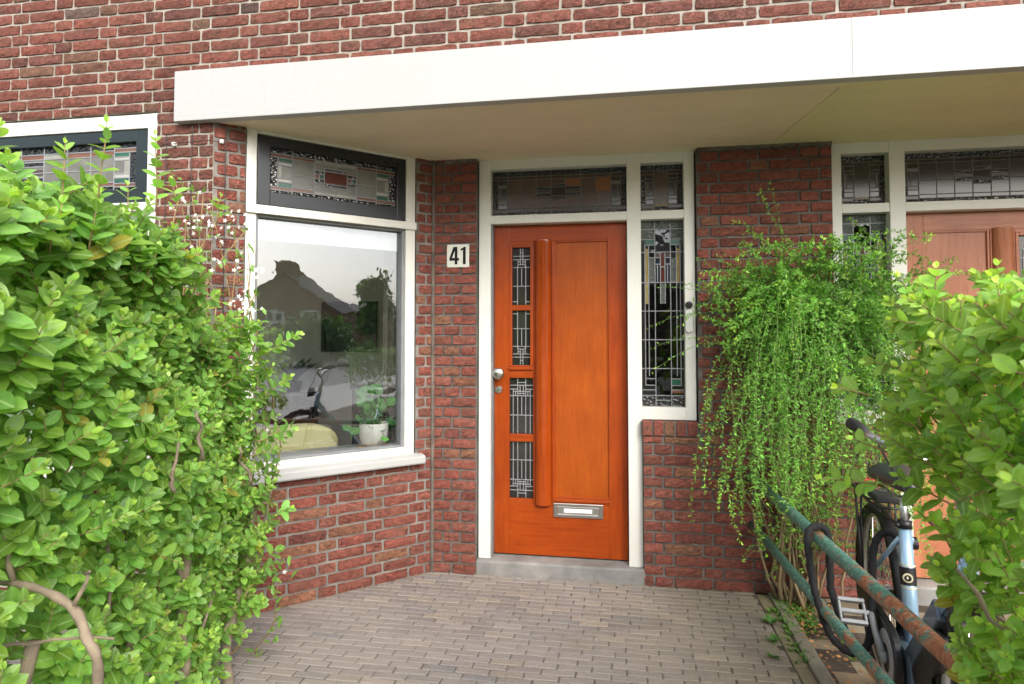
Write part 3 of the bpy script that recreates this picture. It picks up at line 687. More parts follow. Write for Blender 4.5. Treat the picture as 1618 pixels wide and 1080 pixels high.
    return dw, door
door_set(lambda u: u, False)
door_set(lambda u: 2 * XM - u, True)
# hall rooms behind both doors
def room(name, x0, x1, y0, y1, z0, z1, wallm, floorm, openf=True):
    mb = MB()
    mb.add([(x0, y0, z0), (x1, y0, z0), (x1, y1, z0), (x0, y1, z0)], [(0, 1, 2, 3)], 1)
    mb.add([(x0, y0, z1), (x1, y0, z1), (x1, y1, z1), (x0, y1, z1)], [(0, 1, 2, 3)], 2)
    mb.add([(x0, y1, z0), (x1, y1, z0), (x1, y1, z1), (x0, y1, z1)], [(0, 1, 2, 3)], 0)
    mb.add([(x0, y0, z0), (x0, y1, z0), (x0, y1, z1), (x0, y0, z1)], [(0, 1, 2, 3)], 0)
    mb.add([(x1, y0, z0), (x1, y1, z0), (x1, y1, z1), (x1, y0, z1)], [(0, 1, 2, 3)], 0)
    return mb.build(name, [wallm, floorm, simple('ceiling_white', (.7, .7, .68), .8)], house, recalc=False)
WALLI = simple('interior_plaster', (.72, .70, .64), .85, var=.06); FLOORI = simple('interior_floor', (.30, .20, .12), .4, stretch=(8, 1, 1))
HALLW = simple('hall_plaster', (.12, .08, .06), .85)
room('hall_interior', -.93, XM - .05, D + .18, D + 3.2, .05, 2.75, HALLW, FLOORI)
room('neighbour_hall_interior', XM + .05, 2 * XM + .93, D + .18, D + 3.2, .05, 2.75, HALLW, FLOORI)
ia, ib = AP(SMAX + .03, -.13, 0), AP(-.03, -.13, 0)
poly = [(-5.55, F + .125), (ia[0], F + .125), (ib[0], D + .135), (-1.0, D + .135), (-1.0, 6.9), (-5.55, 6.9)]
mb = MB(); mb.add([(x, y, .02) for x, y in poly], [tuple(range(6))], 1); mb.add([(x, y, 2.72) for x, y in poly], [tuple(range(6))], 2)
mb.add([(-1.0, D + .135, .02), (-1.0, 6.9, .02), (-1.0, 6.9, 2.72), (-1.0, D + .135, 2.72)], [(0, 1, 2, 3)], 0)
for xa, xb, za, zb in ((-5.55, -1.0, 2.45, 2.72), (-4.35, -2.05, .02, 2.45), (-5.55, -4.35, .02, .3), (-2.05, -1.0, .02, .3)): mb.add([(xa, 6.9, za), (xb, 6.9, za), (xb, 6.9, zb), (xa, 6.9, zb)], [(0, 1, 2, 3)], 0)  # rear wall open at both ends, unseen openings added to brighten the room
mb.build('living_room_interior', [WALLI, FLOORI, simple('room_ceiling_white', (.7, .7, .68), .8)], house, recalc=False)
# slab and shell against light leaks; left and rear openings added for daylight
mb = MB(); mb.box(ident, (-5.7, F + .2, 2.80), (5.4, 7.2, 3.9)); mb.box(ident, (-.99, 6.95, -.02), (5.4, 7.2, 2.795)); mb.box(ident, (-4.35, 6.95, -.02), (-2.05, 7.2, 2.45)); mb.box(ident, (-5.7, 6.95, 2.45), (-.99, 7.2, 2.795)); mb.box(ident, (-5.7, F + .12, -.02), (-5.6, 6.95, .3)); mb.box(ident, (-5.7, F + .12, 2.6), (-5.6, 6.95, 2.795)); mb.box(ident, (-5.7, F + .12, .3), (-5.6, F + .3, 2.6)); mb.box(ident, (-5.7, 6.8, .3), (-5.6, 6.95, 2.6)); mb.box(ident, (2 * XM + .96, F + .95, 0), (2 * XM + 1.1, 6.95, 2.74)); mb.build('inner_structure', WALLI, house)

# ---- number plate, bell
mb = MB(); mb.box(DP, (-1.071, .012, 1.884), (-.928, .018, 2.028)); npl = mb.build('number_plate', simple('enamel_cream', (.74, .73, .66), .25, var=.05, bstr=.02, coat=.4), house, bevel=.003)
def ext_poly(mb, pts, fn, d0, d1):
    n = len(pts); vs = [fn(x, d0, z) for x, z in pts] + [fn(x, d1, z) for x, z in pts]
    mb.add(vs, [tuple(range(n)), tuple(range(n, 2 * n))] + [(i, (i + 1) % n, n + (i + 1) % n, n + i) for i in range(n)])
mb = MB(); bx, bz, sc = -1.055, 1.903, .00105
T_ = lambda pts, ox: [(bx + (ox + x) * sc, bz + y * sc) for x, y in pts]
# 4: bold condensed with an open triangle made of three strokes, 1: with flag and foot serif
for q in ([(34, 0), (50, 0), (50, 104), (34, 104)], [(2, 22), (34, 22), (34, 38), (2, 38)], [(50, 22), (60, 22), (60, 38), (50, 38)], [(2, 38), (17, 38), (34, 82), (34, 104), (26, 104)]): ext_poly(mb, T_(q, 0), DP, .0175, .0192)
for q in ([(16, 0), (33, 0), (33, 104), (22, 104), (16, 98)], [(2, 80), (16, 86), (16, 98), (2, 92)]): ext_poly(mb, T_(q, 68), DP, .0175, .0192)
mb.build('house_number', simple('enamel_black', (.010, .010, .011), .6, bstr=0, spec=.2), npl)
SCRW = simple('rusty_screw', (.2, .1, .05), .6, .5)
for sx_ in (-1.064, -.935):
    for sz in (1.891, 2.021): mb = MB(); mb.lathe([(0, .0185), (.0022, .0185), (.0022, .0200), (0, .0203)], (lambda a, b, h, X=sx_, Z_=sz: DP(X + a, h, Z_ + b)), 8); mb.build('plate_screw', SCRW, npl)
mb = MB(); BF = lambda u, d, z: DP(u, d + OFF, z)
pr = []
n = 14
pts = [(.398 + .022 * math.cos(a), 1.590 + .022 * math.sin(a)) for a in [math.pi * i / n for i in range(n + 1)]] + [(.398 + .022 * math.cos(a), 1.498 + .022 * math.sin(a)) for a in [math.pi + math.pi * i / n for i in range(n + 1)]]
ext_poly(mb, pts, BF, -.001, .022); db_ = mb.build('door_bell', simple('white_plastic', (.80, .80, .79), .35, var=.03, bstr=0), house, bevel=.004)
mb = MB(); mb.lathe([(0, 0), (.021, 0), (.021, .020), (.018, .025), (.010, .026), (.009, .022), (0, .022)], lambda a, b, h: BF(.398 + a, h, 1.640 + b), 28)
mb.build('bell_camera', simple('black_plastic', (.02, .02, .022), .3, bstr=0), db_, smooth=False)

# ---- climbing wires on the pier
WIRE = simple('dark_wire', (.05, .05, .05), .5, .6, bstr=0)
tr = thing('plant_wires', 'thin dark wire grid fixed to the brick pier for climbing plants', 'wire trellis', (-2.25, F - .02, 0))
for i, (x, zt) in enumerate(((-2.327, 2.50), (-2.178, ZS - .01))):
    mb = MB(); mb.tube([FP(x, .022, .9), FP(x, .022, zt)], .0022, 6); mb.build('wire', WIRE, tr)
mb = MB(); mb.tube([AP(SMAX - .055, .025, .9), AP(SMAX - .055, .025, ZS - .01)], .0022, 6); mb.build('wire', WIRE, tr)
for z in (2.452, 2.205, 1.95, 1.70):
    mb = MB(); mb.tube([FP(-2.35, .025, z), FP(CX - .005, .028, z + .006), AP(SMAX - .11, .025, z + .006)], .002, 6); mb.build('wire', WIRE, tr)
mb = MB()
CLIP = simple('white_clip', (.75, .75, .74), .4)
for fn, u, z in ((FP, -2.285, 2.452), (AP, SMAX - .035, 2.462)): mb = MB(); mb.box(fn, (u - .009, .006, z - .010), (u + .009, .026, z + .010)); mb.tube([fn(u, .026, z), fn(u, .034, z)], .004, 8); mb.build('wire_bracket', CLIP, tr, bevel=.002)
# ================================================================== things inside the room
pot = thing('potted_plant', 'small round-leaved plant in a white pot on the window sill inside the bay window', 'plant', (*AP(.312, -.18, 0)[:2], .773))
pc = AP(.312, -.18, .773)
PT = lambda a, b, h: (pc[0] + a, pc[1] + b, pc[2] + h)
mb = MB(); mb.lathe([(0, 0), (.096, 0), (.098, .003), (.096, .006), (0, .006)], PT, 40); mb.build('cork_saucer', simple('cork', (.50, .33, .16), .8), pot, smooth=False)
mb = MB(); mb.lathe([(0, .007), (.050, .007), (.072, .018), (.084, .045), (.089, .09), (.089, .143), (.086, .147), (.083, .143), (.082, .125), (0, .125)], PT, 48); mb.build('pot', simple('white_ceramic', (.74, .72, .66), .3, var=.04, bstr=.02), pot, smooth=True)
LEAFG = {}
def leaf_mat(name, col, col2, transl=.35, rough=.38, vein=True):
    m, nt, b, L = mat(name); at = col_attr(nt)
    uv = N(nt, 'ShaderNodeUVMap'); uv.uv_map = 'UV'; sx = N(nt, 'ShaderNodeSeparateXYZ'); L.new(uv.outputs[0], sx.inputs[0])
    c = mixc(nt, 1, at, col, 'MULTIPLY')
    if vein:
        m1 = N(nt, 'ShaderNodeMath', operation='SUBTRACT'); L.new(sx.outputs[0], m1.inputs[0]); m1.inputs[1].default_value = .5
        m2 = N(nt, 'ShaderNodeMath', operation='ABSOLUTE'); L.new(m1.outputs[0], m2.inputs[0])
        f = rampn(nt, m2.outputs[0], [(.015, (.75, .75, .75)), (.07, (0, 0, 0))])
        c = mixc(nt, f, c, col2)
    c = mixc(nt, .3, c, rampn(nt, noise(nt, objco(nt), 60, 4), [(.3, (.6, .6, .6)), (.7, (1.3, 1.3, 1.3))]), 'MULTIPLY')
    L.new(c, b.inputs['Base Color']); b.inputs['Roughness'].default_value = rough; b.inputs['Specular IOR Level'].default_value = .45
    tr_ = N(nt, 'ShaderNodeBsdfTranslucent'); L.new(mixc(nt, 1, c, (1.5, 1.5, .7), 'MULTIPLY'), tr_.inputs[0])
    mx = N(nt, 'ShaderNodeMixShader'); mx.inputs[0].default_value = transl; out = nt.nodes['Material Output']
    L.new(b.outputs[0], mx.inputs[1]); L.new(tr_.outputs[0], mx.inputs[2]); L.new(mx.outputs[0], out.inputs[0])
    return m
# leaf templates: (verts with x = across, y = along, z = up), faces
def leaf_template(w, ts=(0, .12, .35, .62, .86, 1), prof=(0, .55, 1, .82, .38, 0), fold=.22, droop=.18):
    vs, uv, fs = [], [], []
    for t, p_ in zip(ts, prof):
        z = -droop * t * t
        if p_ == 0: vs.append((0, t, z)); uv.append((.5, t))
        else:
            for s_ in (-1, 0, 1): vs.append((s_ * w * p_, t, z + abs(s_) * w * p_ * fold)); uv.append((.5 + s_ * .5 * p_, t))
    n = len(ts); idx = []; k = 0
    for p_ in prof: idx.append([k] if p_ == 0 else [k, k + 1, k + 2]); k += len(idx[-1])
    for i in range(n - 1):
        a, b = idx[i], idx[i + 1]
        if len(a) == 1: fs += [(a[0], b[1], b[0]), (a[0], b[2], b[1])]
        elif len(b) == 1: fs += [(a[0], a[1], b[0]), (a[1], a[2], b[0])]
        else: fs += [(a[0], a[1], b[1], b[0]), (a[1], a[2], b[2], b[1])]
    return np.array(vs), np.array(uv), fs
PRIVET = leaf_template(.315, (0, .1, .3, .58, .82, 1), (0, .55, .95, 1, .68, 0), .16, .16); SMALL = (np.array([(0, 0, 0), (-.17, .5, .04), (0, 1, -.05), (.17, .5, .04)]), np.array([(.5, 0), (0, .5), (.5, 1), (1, .5)]), [(0, 2, 1), (0, 3, 2)])
ROUND = leaf_template(.48, (0, .1, .35, .65, .9, 1), (0, .62, 1, .98, .55, 0), .1, .1)
SLIM = leaf_template(.2, fold=.3)
def leaves_obj(name, tmpl, pos, dirs, nrm, size, cols, material, parent):
    """one mesh of many leaves: arrays of base points, growth directions, face normals, lengths and colours"""
    tv, tuv, tf = tmpl; n = len(pos); pos = np.array(pos, float); y = np.array(dirs, float); z = np.array(nrm, float); size = np.array(size, float).reshape(-1, 1, 1); cols = np.array(cols, float)
    y /= np.linalg.norm(y, axis=1, keepdims=True) + 1e-9; z = z - (z * y).sum(1, keepdims=True) * y
    bad = np.linalg.norm(z, axis=1) < 1e-3; z[bad] = np.cross(y[bad], [1, .1, 0]); z /= np.linalg.norm(z, axis=1, keepdims=True); x = np.cross(y, z)
    M = np.stack([x, y, z], 1)                       # n,3(axis),3
    V = np.einsum('ka,nab->nkb', tv, M) * size + pos[:, None, :]
    base = np.array(WL[parent.name]) if parent else np.zeros(3)
    V = (V - base).reshape(-1, 3); k = len(tv)
    me = bpy.data.meshes.new(name); nl = sum(len(f) for f in tf); nf = len(tf)
    me.vertices.add(len(V)); me.vertices.foreach_set('co', V.ravel())
    me.loops.add(nl * n); me.polygons.add(nf * n)
    tl = np.concatenate([np.array(f) for f in tf]); loops = (tl[None, :] + (np.arange(n) * k)[:, None]).ravel()
    me.loops.foreach_set('vertex_index', loops)
    tot = np.array([len(f) for f in tf]); st = np.concatenate([[0], np.cumsum(tot)[:-1]])
    me.polygons.foreach_set('loop_start', (st[None, :] + (np.arange(n) * nl)[:, None]).ravel())
    me.polygons.foreach_set('loop_total', np.tile(tot, n))
    me.polygons.foreach_set('use_smooth', np.ones(nf * n, bool))
    me.materials.append(material)
    me.update(calc_edges=True)
    uvl = me.uv_layers.new(name='UV'); uvl.data.foreach_set('uv', np.tile(tuv[tl], (n, 1)).ravel())
    ca = me.color_attributes.new('Col', 'FLOAT_COLOR', 'CORNER'); cc = np.repeat(np.hstack([cols, np.ones((n, 1))]), nl, axis=0); ca.data.foreach_set('color', cc.ravel())
    me.validate()
    o = bpy.data.objects.new(name, me); C.objects.link(o)
    if parent: o.parent = parent; WL[o.name] = tuple(base)
    return o
class LV:
    def __init__(s): s.p, s.d, s.n, s.s, s.c = [], [], [], [], []
    def add(s, p, d, n, sz, c): s.p.append(tuple(p)); s.d.append(tuple(d)); s.n.append(tuple(n)); s.s.append(sz); s.c.append(c)
    def build(s, name, tmpl, m, parent): return leaves_obj(name, tmpl, s.p, s.d, s.n, s.s, s.c, m, parent)
def rv(r, k=1.0): return Vector((r.gauss(0, k), r.gauss(0, k), r.gauss(0, k)))
INDOOR = leaf_mat('indoor_leaf', (.05, .17, .035), (.2, .4, .12), .3, .3)
rr = random.Random(12); lv = LV(); st = MB()
for i in range(74):
    a = rr.random() * 6.28; h = rr.random() ** 1.1; ro = .02 + rr.random() * (.13 if h < .4 else .07)
    top = Vector(PT(ro * math.cos(a), ro * math.sin(a), .12 + h * .22 - (0.05 if ro > .1 else 0)))
    root = Vector(PT(.03 * math.cos(a), .03 * math.sin(a), .12)); st.tube([root, (root + top) / 2 + Vector((0, 0, .02)), top], .0016, 5)
    d = (top - root).normalized() + rv(rr, .35); lv.add(top, d, (Q * .6, -Q * .6, .8), .040 + rr.random() * .032, (1.1 + rr.random() * .9,) * 3)
lv.build('leaves', ROUND, INDOOR, pot); st.build('stem', simple('plant_stem', (.15, .22, .06), .6), pot, smooth=True)

# armchair seen over the sill
ac = thing('armchair', 'pale yellow green armchair with a rounded back inside the bay window', 'armchair', AP(.92, -.95, .02))
YEL = simple('yellow_upholstery', (.72, .68, .34), .9, var=.08, bscale=400, bstr=.3)
def rounded_slab(mb, u0, u1, d0, d1, z0, z1, rad, n=10):
    pts = [(u0, z0), (u1, z0)]
    for i in range(n + 1): a = math.pi / 2 * i / n; pts.append((u1 - rad + rad * math.cos(a), z1 - rad * .6 + rad * .6 * math.sin(a)))
    for i in range(n + 1): a = math.pi / 2 + math.pi / 2 * i / n; pts.append((u0 + rad + rad * math.cos(a), z1 - rad * .6 + rad * .6 * math.sin(a)))
    ext_poly(mb, pts, AP, d0, d1)
mb = MB(); rounded_slab(mb, .34, 1.42, -.86, -.70, .25, .862, .20); mb.build('backrest', YEL, ac, bevel=.03)
mb = MB(); mb.box(AP, (.44, -1.45, .22), (1.32, -.86, .45)); mb.build('seat', YEL, ac, bevel=.04)
for s_ in (.36, 1.28): mb = MB(); mb.box(AP, (s_, -1.45, .22), (s_ + .1, -.865, .62)); mb.build('armrest', YEL, ac, bevel=.03)
for a in (.42, 1.30):
    for b in (-.78, -1.4): mb = MB(); mb.tube([AP(a, b, .02), AP(a, b, .23)], [.014, .022], 10); mb.build('leg', FLOORI, ac)
# framed picture on the back wall
pic = thing('framed_picture', 'large dark framed picture on the back wall of the room', 'picture', (-3.08, 6.87, 1.55))
mb = MB(); BW = lambda u, d, z: (u, 6.9 - d, z)
for a, b in (((-3.44, 0.002, 1.28), (-3.41, .03, 1.86)), ((-2.79, .002, 1.28), (-2.76, .03, 1.86)), ((-3.41, .002, 1.28), (-2.79, .028, 1.31)), ((-3.41, .002, 1.83), (-2.79, .028, 1.86))): mb.box(BW, a, b)
mb.build('frame', simple('black_frame', (.02, .02, .02), .4), pic); mb = MB(); mb.box(BW, (-3.41, .004, 1.31), (-2.79, .012, 1.83)); mb.build('canvas', simple('dark_green_picture', (.035, .05, .045), .6, var=.9, nscale=5), pic)
cab = thing('sideboard', 'low dark wooden sideboard against the back wall of the room', 'cabinet', (-3.9, 6.6, .02))
DKW = simple('dark_wood', (.035, .022, .018), .45)
mb = MB(); mb.box(ident, (-4.7, 6.35, .18), (-3.45, 6.85, .82)); mb.build('carcass', DKW, cab, bevel=.01)
for i in range(3): mb = MB(); mb.box(ident, (-4.68 + i * .41, 6.335, .2), (-4.29 + i * .41, 6.35, .8)); mb.build('cabinet_door', simple('cabinet_front', (.05, .03, .025), .4), cab, bevel=.004)
for a in (-4.62, -3.53):
    for b in (6.42, 6.78): mb = MB(); mb.tube([(a, b, .02), (a, b, .18)], .02, 8); mb.build('leg', DKW, cab)
hp = thing('house_plant', 'thin-leaved houseplant standing on the sideboard', 'plant', (-3.62, 6.6, .82))
mb = MB(); mb.lathe([(0, 0), (.07, 0), (.09, .14), (.08, .14), (0, .12)], lambda a, b, h: (-3.62 + a, 6.6 + b, .82 + h), 20); mb.build('pot', DKW, hp, smooth=True)
lv = LV()
for i in range(26): a = rr.random() * 6.28; lv.add((-3.62, 6.6, .94), (math.cos(a) * .8, math.sin(a) * .5, .9), (0, 0, 1), .22 + rr.random() * .14, (.3, .3, .3))
lv.build('leaves', SLIM, INDOOR, hp)
spk = thing('floor_speaker', 'slim black floor-standing speaker behind the potted plant', 'speaker', (-2.26, 5.5, .02))
mb = MB(); mb.box(ident, (-2.40, 5.4, .02), (-2.12, 5.68, 1.0)); mb.build('cabinet', P['dark'], spk, bevel=.01)
mb = MB(); mb.box(ident, (-2.41, 5.385, .98), (-2.10, 5.70, 1.03)); mb.build('top_plate', P['dark'], spk, bevel=.006)

# ================================================================== HEDGES
TWIG = simple('twig_bark', (.30, .21, .10), .85, var=.3, nscale=30, bscale=120, bstr=.5)
TRUNK = simple('trunk_bark', (.27, .215, .155), .9, var=.35, nscale=14, bscale=60, bstr=.8)
PRIV = leaf_mat('privet_leaf', (.26, .51, .105), (.38, .58, .24), .40, .30)
OUTW = [Vector((0, 0, 0))]
def shoot(lv, tw, r, p, d, length, sz, pitch=.026, curl=.0, tint=1.0, young=True, stem_r=.0022):
    """a leafy privet shoot: opposite pairs, each pair turned against the last, smaller and paler at the tip"""
    p = Vector(p); d = Vector(d).normalized(); n = max(3, int(length / pitch)); pts = [p.copy()]; side = d.cross(rv(r)).normalized()
    for i in range(n):
        t = (i + 1) / n; d = (d + Vector((0, 0, curl)) + rv(r, .05)).normalized(); p = p + d * pitch * (1.15 - .5 * t); pts.append(p.copy())
        side = (side - d * side.dot(d)).normalized(); side2 = d.cross(side).normalized() if i % 2 else side
        s = sz * (.75 + .5 * math.sin(math.pi * min(1, t * .9 + .15))) * (.85 + r.random() * .3) * (1 - .45 * max(0, t - .7) / .3)
        g = tint * (.58 + r.random() ** 1.3 * .60); y = max(0, t - .72) / .28 if young else 0
        hu = r.random() * .22; c = (g * (.92 + hu + .65 * y), g * (1 + .28 * y), g * (1.15 - hu * 2 + .3 * y))
        if r.random() < .007: c = (1.9 * g, .9 * g, .8 * g)
        for sgn in (-1, 1):
            ld = side2 * sgn * (.9 - .5 * y) + d * (.55 + .7 * y) + rv(r, .16); nn = d * .8 - side2 * sgn * .25 + Vector((0, 0, .5)) + OUTW[0] + rv(r, .25)
            lv.add(p, ld, nn, s, c)
    lv.add(p, d + rv(r, .2), side, sz * .5, (tint * 1.7, tint * 1.3, tint * 1.2)); tw.tube(pts, [stem_r * (1 - .6 * i / n) for i in range(n + 1)], 5)
def branch(mb, r, a, b, r0, r1, wob=.03, n=9, seg=8):
    a, b = Vector(a), Vector(b); pts, rd = [], []; off = Vector((0, 0, 0))
    for i in range(n + 1):
        t = i / n; off += rv(r, wob / 3); k = math.sin(math.pi * t); pts.append(a.lerp(b, t) + off * (k if t > .5 else 1) * (t > 0)); rd.append(r0 + (r1 - r0) * t + r.random() * .0015)
    mb.tube(pts, rd, seg); return pts

# ---- left hedge: a run of privet from near the camera towards the pier
def lerp(a, b, t): return a + (b - a) * t
def left_hedge():
    r = random.Random(21); th = thing('privet_hedge', 'tall bright green privet hedge on the left in front of the bay window', 'hedge', (-1.5, 1.4, -.012))
    lv, tw = LV(), MB()
    ya, yb = .55, 2.46
    def face_x(y): return lerp(-1.09, -1.56, (y - ya) / (yb - ya))
    def top_z(y): return 1.70 + .055 * max(0, 1 - max(0, y - 1.2) / .5) + .05 * math.sin(y * 5) - .55 * max(0, (y - 1.75) / (yb - 1.75)) ** 2
    # right-hand face, several layers deep
    for i in range(1650):
        y = ya + (yb - ya + .02) * r.random(); z = .12 + (top_z(y) - .10) * r.random() ** .85
        depth = abs(r.gauss(0, .09)); x = face_x(y) - depth + .05 * math.sin(z * 7 + y * 4) - .04
        if z < .95 and y < 1.35 and r.random() < .80 * (1 - max(0, z - .6) / .6): continue
        if z < .45 and r.random() < .55: continue
        endk = max(0, (y - 2.15) / .3)
        d = Vector((.55 + .35 * r.random(), -.25 + .9 * endk * r.random(), .75)) + rv(r, .38)
        shoot(lv, tw, r, (x, y, z), d, .09 + .12 * r.random(), lerp(.050, .033, min(1, max(0, (y - 1.0) * .8))) * (.8 + .4 * r.random()), .025, .04, .95 + .1 * r.random())
    # top
    for i in range(420):
        y = ya + (yb - ya) * r.random(); x = face_x(y) - .55 * r.random(); z = top_z(y) - .12 + .05 * r.random()
        shoot(lv, tw, r, (x, y, z), Vector((.1, 0, 1)) + rv(r, .35), .08 + .08 * r.random(), .050, .028, .02, 1.05)
    # stray tall shoots along the top, seen against the window
    for (x, y, z, dx, L_) in ((-1.30, 1.28, 1.76, .03, .20), (-1.22, 1.30, 1.78, .02, .21), (-1.27, 1.55, 1.80, .05, .24), (-1.60, 1.45, 1.80, -.05, .16), (-1.10, .95, 1.70, .0, .15), (-1.36, 1.75, 1.84, -.02, .13), (-1.33, 1.9, 1.82, .1, .12), (-1.5, 1.25, 1.72, .0, .2), (-1.45, 1.65, 1.8, .1, .14)):
        shoot(lv, tw, r, (x, y, z), (dx, 0, 1), L_, .036, .030, .0, 1.25)
    # far end face and the shoots that lean over the window
    for i in range(330):
        x = -1.49 - .50 * r.random(); z = .25 + 1.25 * r.random(); y = yb - abs(r.gauss(0, .06))
        shoot(lv, tw, r, (x, y, z), Vector((.5, .5, .5)) + rv(r, .4), .08 + .1 * r.random(), .036, .022, .02)
    for (x, y, z, d, L_) in ((-1.42, 2.36, 1.38, (.75, .1, .55), .20), (-1.43, 2.4, 1.05, (.9, .2, .3), .13), (-1.42, 2.42, .72, (.8, .1, .2), .12), (-1.45, 2.4, 1.2, (.7, .3, .7), .16), (-1.43, 2.4, .55, (.8, 0, .6), .1)):
        shoot(lv, tw, r, (x, y, z), d, L_, .042, .026, 0, 1.2)
    # loose inner leaves
    for i in range(420):
        y = ya + (yb - ya) * r.random(); z = .7 + 1.0 * r.random(); x = face_x(y) - .15 - .35 * r.random()
        shoot(lv, tw, r, (x, y, z), Vector((.2, 0, .8)) + rv(r, .6), .1, .044, .026, 0, .85, False)
    # low growth near the bottom of the view
    for i in range(120):
        y = 1.35 + 1.0 * r.random(); shoot(lv, tw, r, (face_x(y) - .06 - .1 * r.random(), y, .08 + .45 * r.random()), Vector((.6, 0, .6)) + rv(r, .4), .08 + .08 * r.random(), .038, .024)
    lv.build('leaves', PRIVET, PRIV, th); tw.build('twigs', TWIG, th, smooth=True, recalc=False)
    # trunks and limbs
    for (x, y) in ((-1.24, .85), (-1.36, 1.28), (-1.45, 1.70), (-1.52, 2.1), (-1.60, 2.42)):
        mb = MB(); pts = branch(mb, r, (x, y, -.03), (x + r.gauss(0, .05), y + r.gauss(0, .05), .75), .022, .014, .05)
        for k in range(5):
            q = pts[3 + k % 6]; e = q + Vector((r.uniform(-.35, .08), r.uniform(-.3, .3), .30 + .4 * r.random())); branch(mb, r, q, e, .007, .0025, .035, 7, 6)
        mb.build('trunk', TRUNK, th, smooth=True, recalc=False)
    mb = MB(); bp = spline([(-1.75, 1.3, .93), (-1.375, 1.203, .917), (-1.21, 1.17, .913), (-1.117, 1.156, .884), (-1.07, 1.14, .835), (-1.045, 1.138, .800), (-1.06, 1.16, .70)], 5)
    mb.tube(bp, [.006 + .0038 * min(1, i / 16) + .0012 * math.sin(i * 1.7) for i in range(len(bp))], 10)
    mb.build('bare_branch', TRUNK, th, smooth=True, recalc=False)
    for (a, b, r0) in (((-1.30, 1.188, .913), (-1.33, 1.12, 1.20), .006), ((-1.12, 1.156, .885), (-1.05, 1.12, .98), .004), ((-1.5, 1.2, .78), (-1.08, 1.22, .80), .0045), ((-1.33, 1.85, 1.05), (-1.29, 1.76, 1.22), .006), ((-1.28, 1.66, 1.0), (-1.24, 1.62, 1.15), .006), ((-1.38, 2.2, .9), (-1.36, 2.1, 1.05), .006)):
        mb = MB(); branch(mb, r, a, b, r0, r0 * .5, .02); mb.build('bare_branch', TRUNK, th, smooth=True, recalc=False)
OUTW[0] = Vector((.75, -.45, .25)); left_hedge()
def right_hedge():
    r = random.Random(33); th = thing('privet_hedge', 'privet hedge with yellow tips on the right in front of the bicycle', 'hedge', (.85, 1.1, -.012))
    lv, tw = LV(), MB()
    def face_x(z): return .580 + .10 * min(1, max(0, (1.22 - z) / .14)) + .08 * max(0, z - 1.42)
    for i in range(640):
        y = .55 + .95 * r.random(); z = .55 + .94 * r.random() ** .9; x = face_x(z) + abs(r.gauss(0, .08)) + .03 * math.sin(z * 9 + y * 5)
        if 1.0 < z < 1.28 and .15 < x - face_x(z) and r.random() < .5: continue
        if z < 1.15 and r.random() < .12: continue
        shoot(lv, tw, r, (x, y, z), Vector((-.4 - .4 * r.random(), .1, .65)) + rv(r, .42), .06 + .08 * r.random(), .033 * (.75 + .4 * r.random()), .020, .03, .9 + .2 * r.random())
    for i in range(210):     # far end face and body
        z = .6 + .93 * r.random() ** .8; x = face_x(z) + .03 + .62 * r.random(); y = 1.50 - abs(r.gauss(0, .07))
        if z < 1.2 and r.random() < .25: continue
        shoot(lv, tw, r, (x, y, z), Vector((-.3, .4, .6)) + rv(r, .45), .06 + .08 * r.random(), .034, .021, .02, .95)
    for i in range(330):     # top
        x = .61 + .6 * r.random(); y = .6 + .92 * r.random(); z = 1.43 + .06 * r.random()
        shoot(lv, tw, r, (x, y, z), Vector((-.05, 0, 1)) + rv(r, .35), .05 + .06 * r.random(), .028, .019, .02, 1.12)
    for (p_, d, L_) in (((.54, 1.40, 1.15), (-1, .1, -.02), .17), ((.60, 1.38, 1.47), (-.35, 0, 1), .15), ((.62, 1.38, 1.50), (-.1, 0, 1), .12), ((.70, 1.35, 1.50), (.05, 0, 1), .12), ((.50, 1.4, 1.33), (-1, 0, .2), .09), ((.52, 1.38, 1.22), (-.8, 0, .3), .09)):
        shoot(lv, tw, r, p_, d, L_, .030, .026, 0, 1.3)
    lv.build('leaves', PRIVET, leaf_mat('privet_leaf_yellow', (.33, .58, .115), (.44, .62, .24), .42, .32), th); tw.build('twigs', TWIG, th, smooth=True, recalc=False)
    for (x, y) in ((1.02, 1.38), (1.05, 1.05), (1.08, .75)):
        mb = MB(); pts = branch(mb, r, (x, y, -.03), (x - .12, y, 1.1), .017, .009, .05, 11)
        for k in range(9):
            q = pts[4 + k % 7]; e = q + Vector((r.uniform(-.28, .3), r.uniform(-.2, .25), .15 + .4 * r.random())); branch(mb, r, q, e, .007, .0028, .04, 7, 6)
        mb.build('trunk', TRUNK, th, smooth=True, recalc=False)
OUTW[0] = Vector((-.6, -.75, .25)); right_hedge()

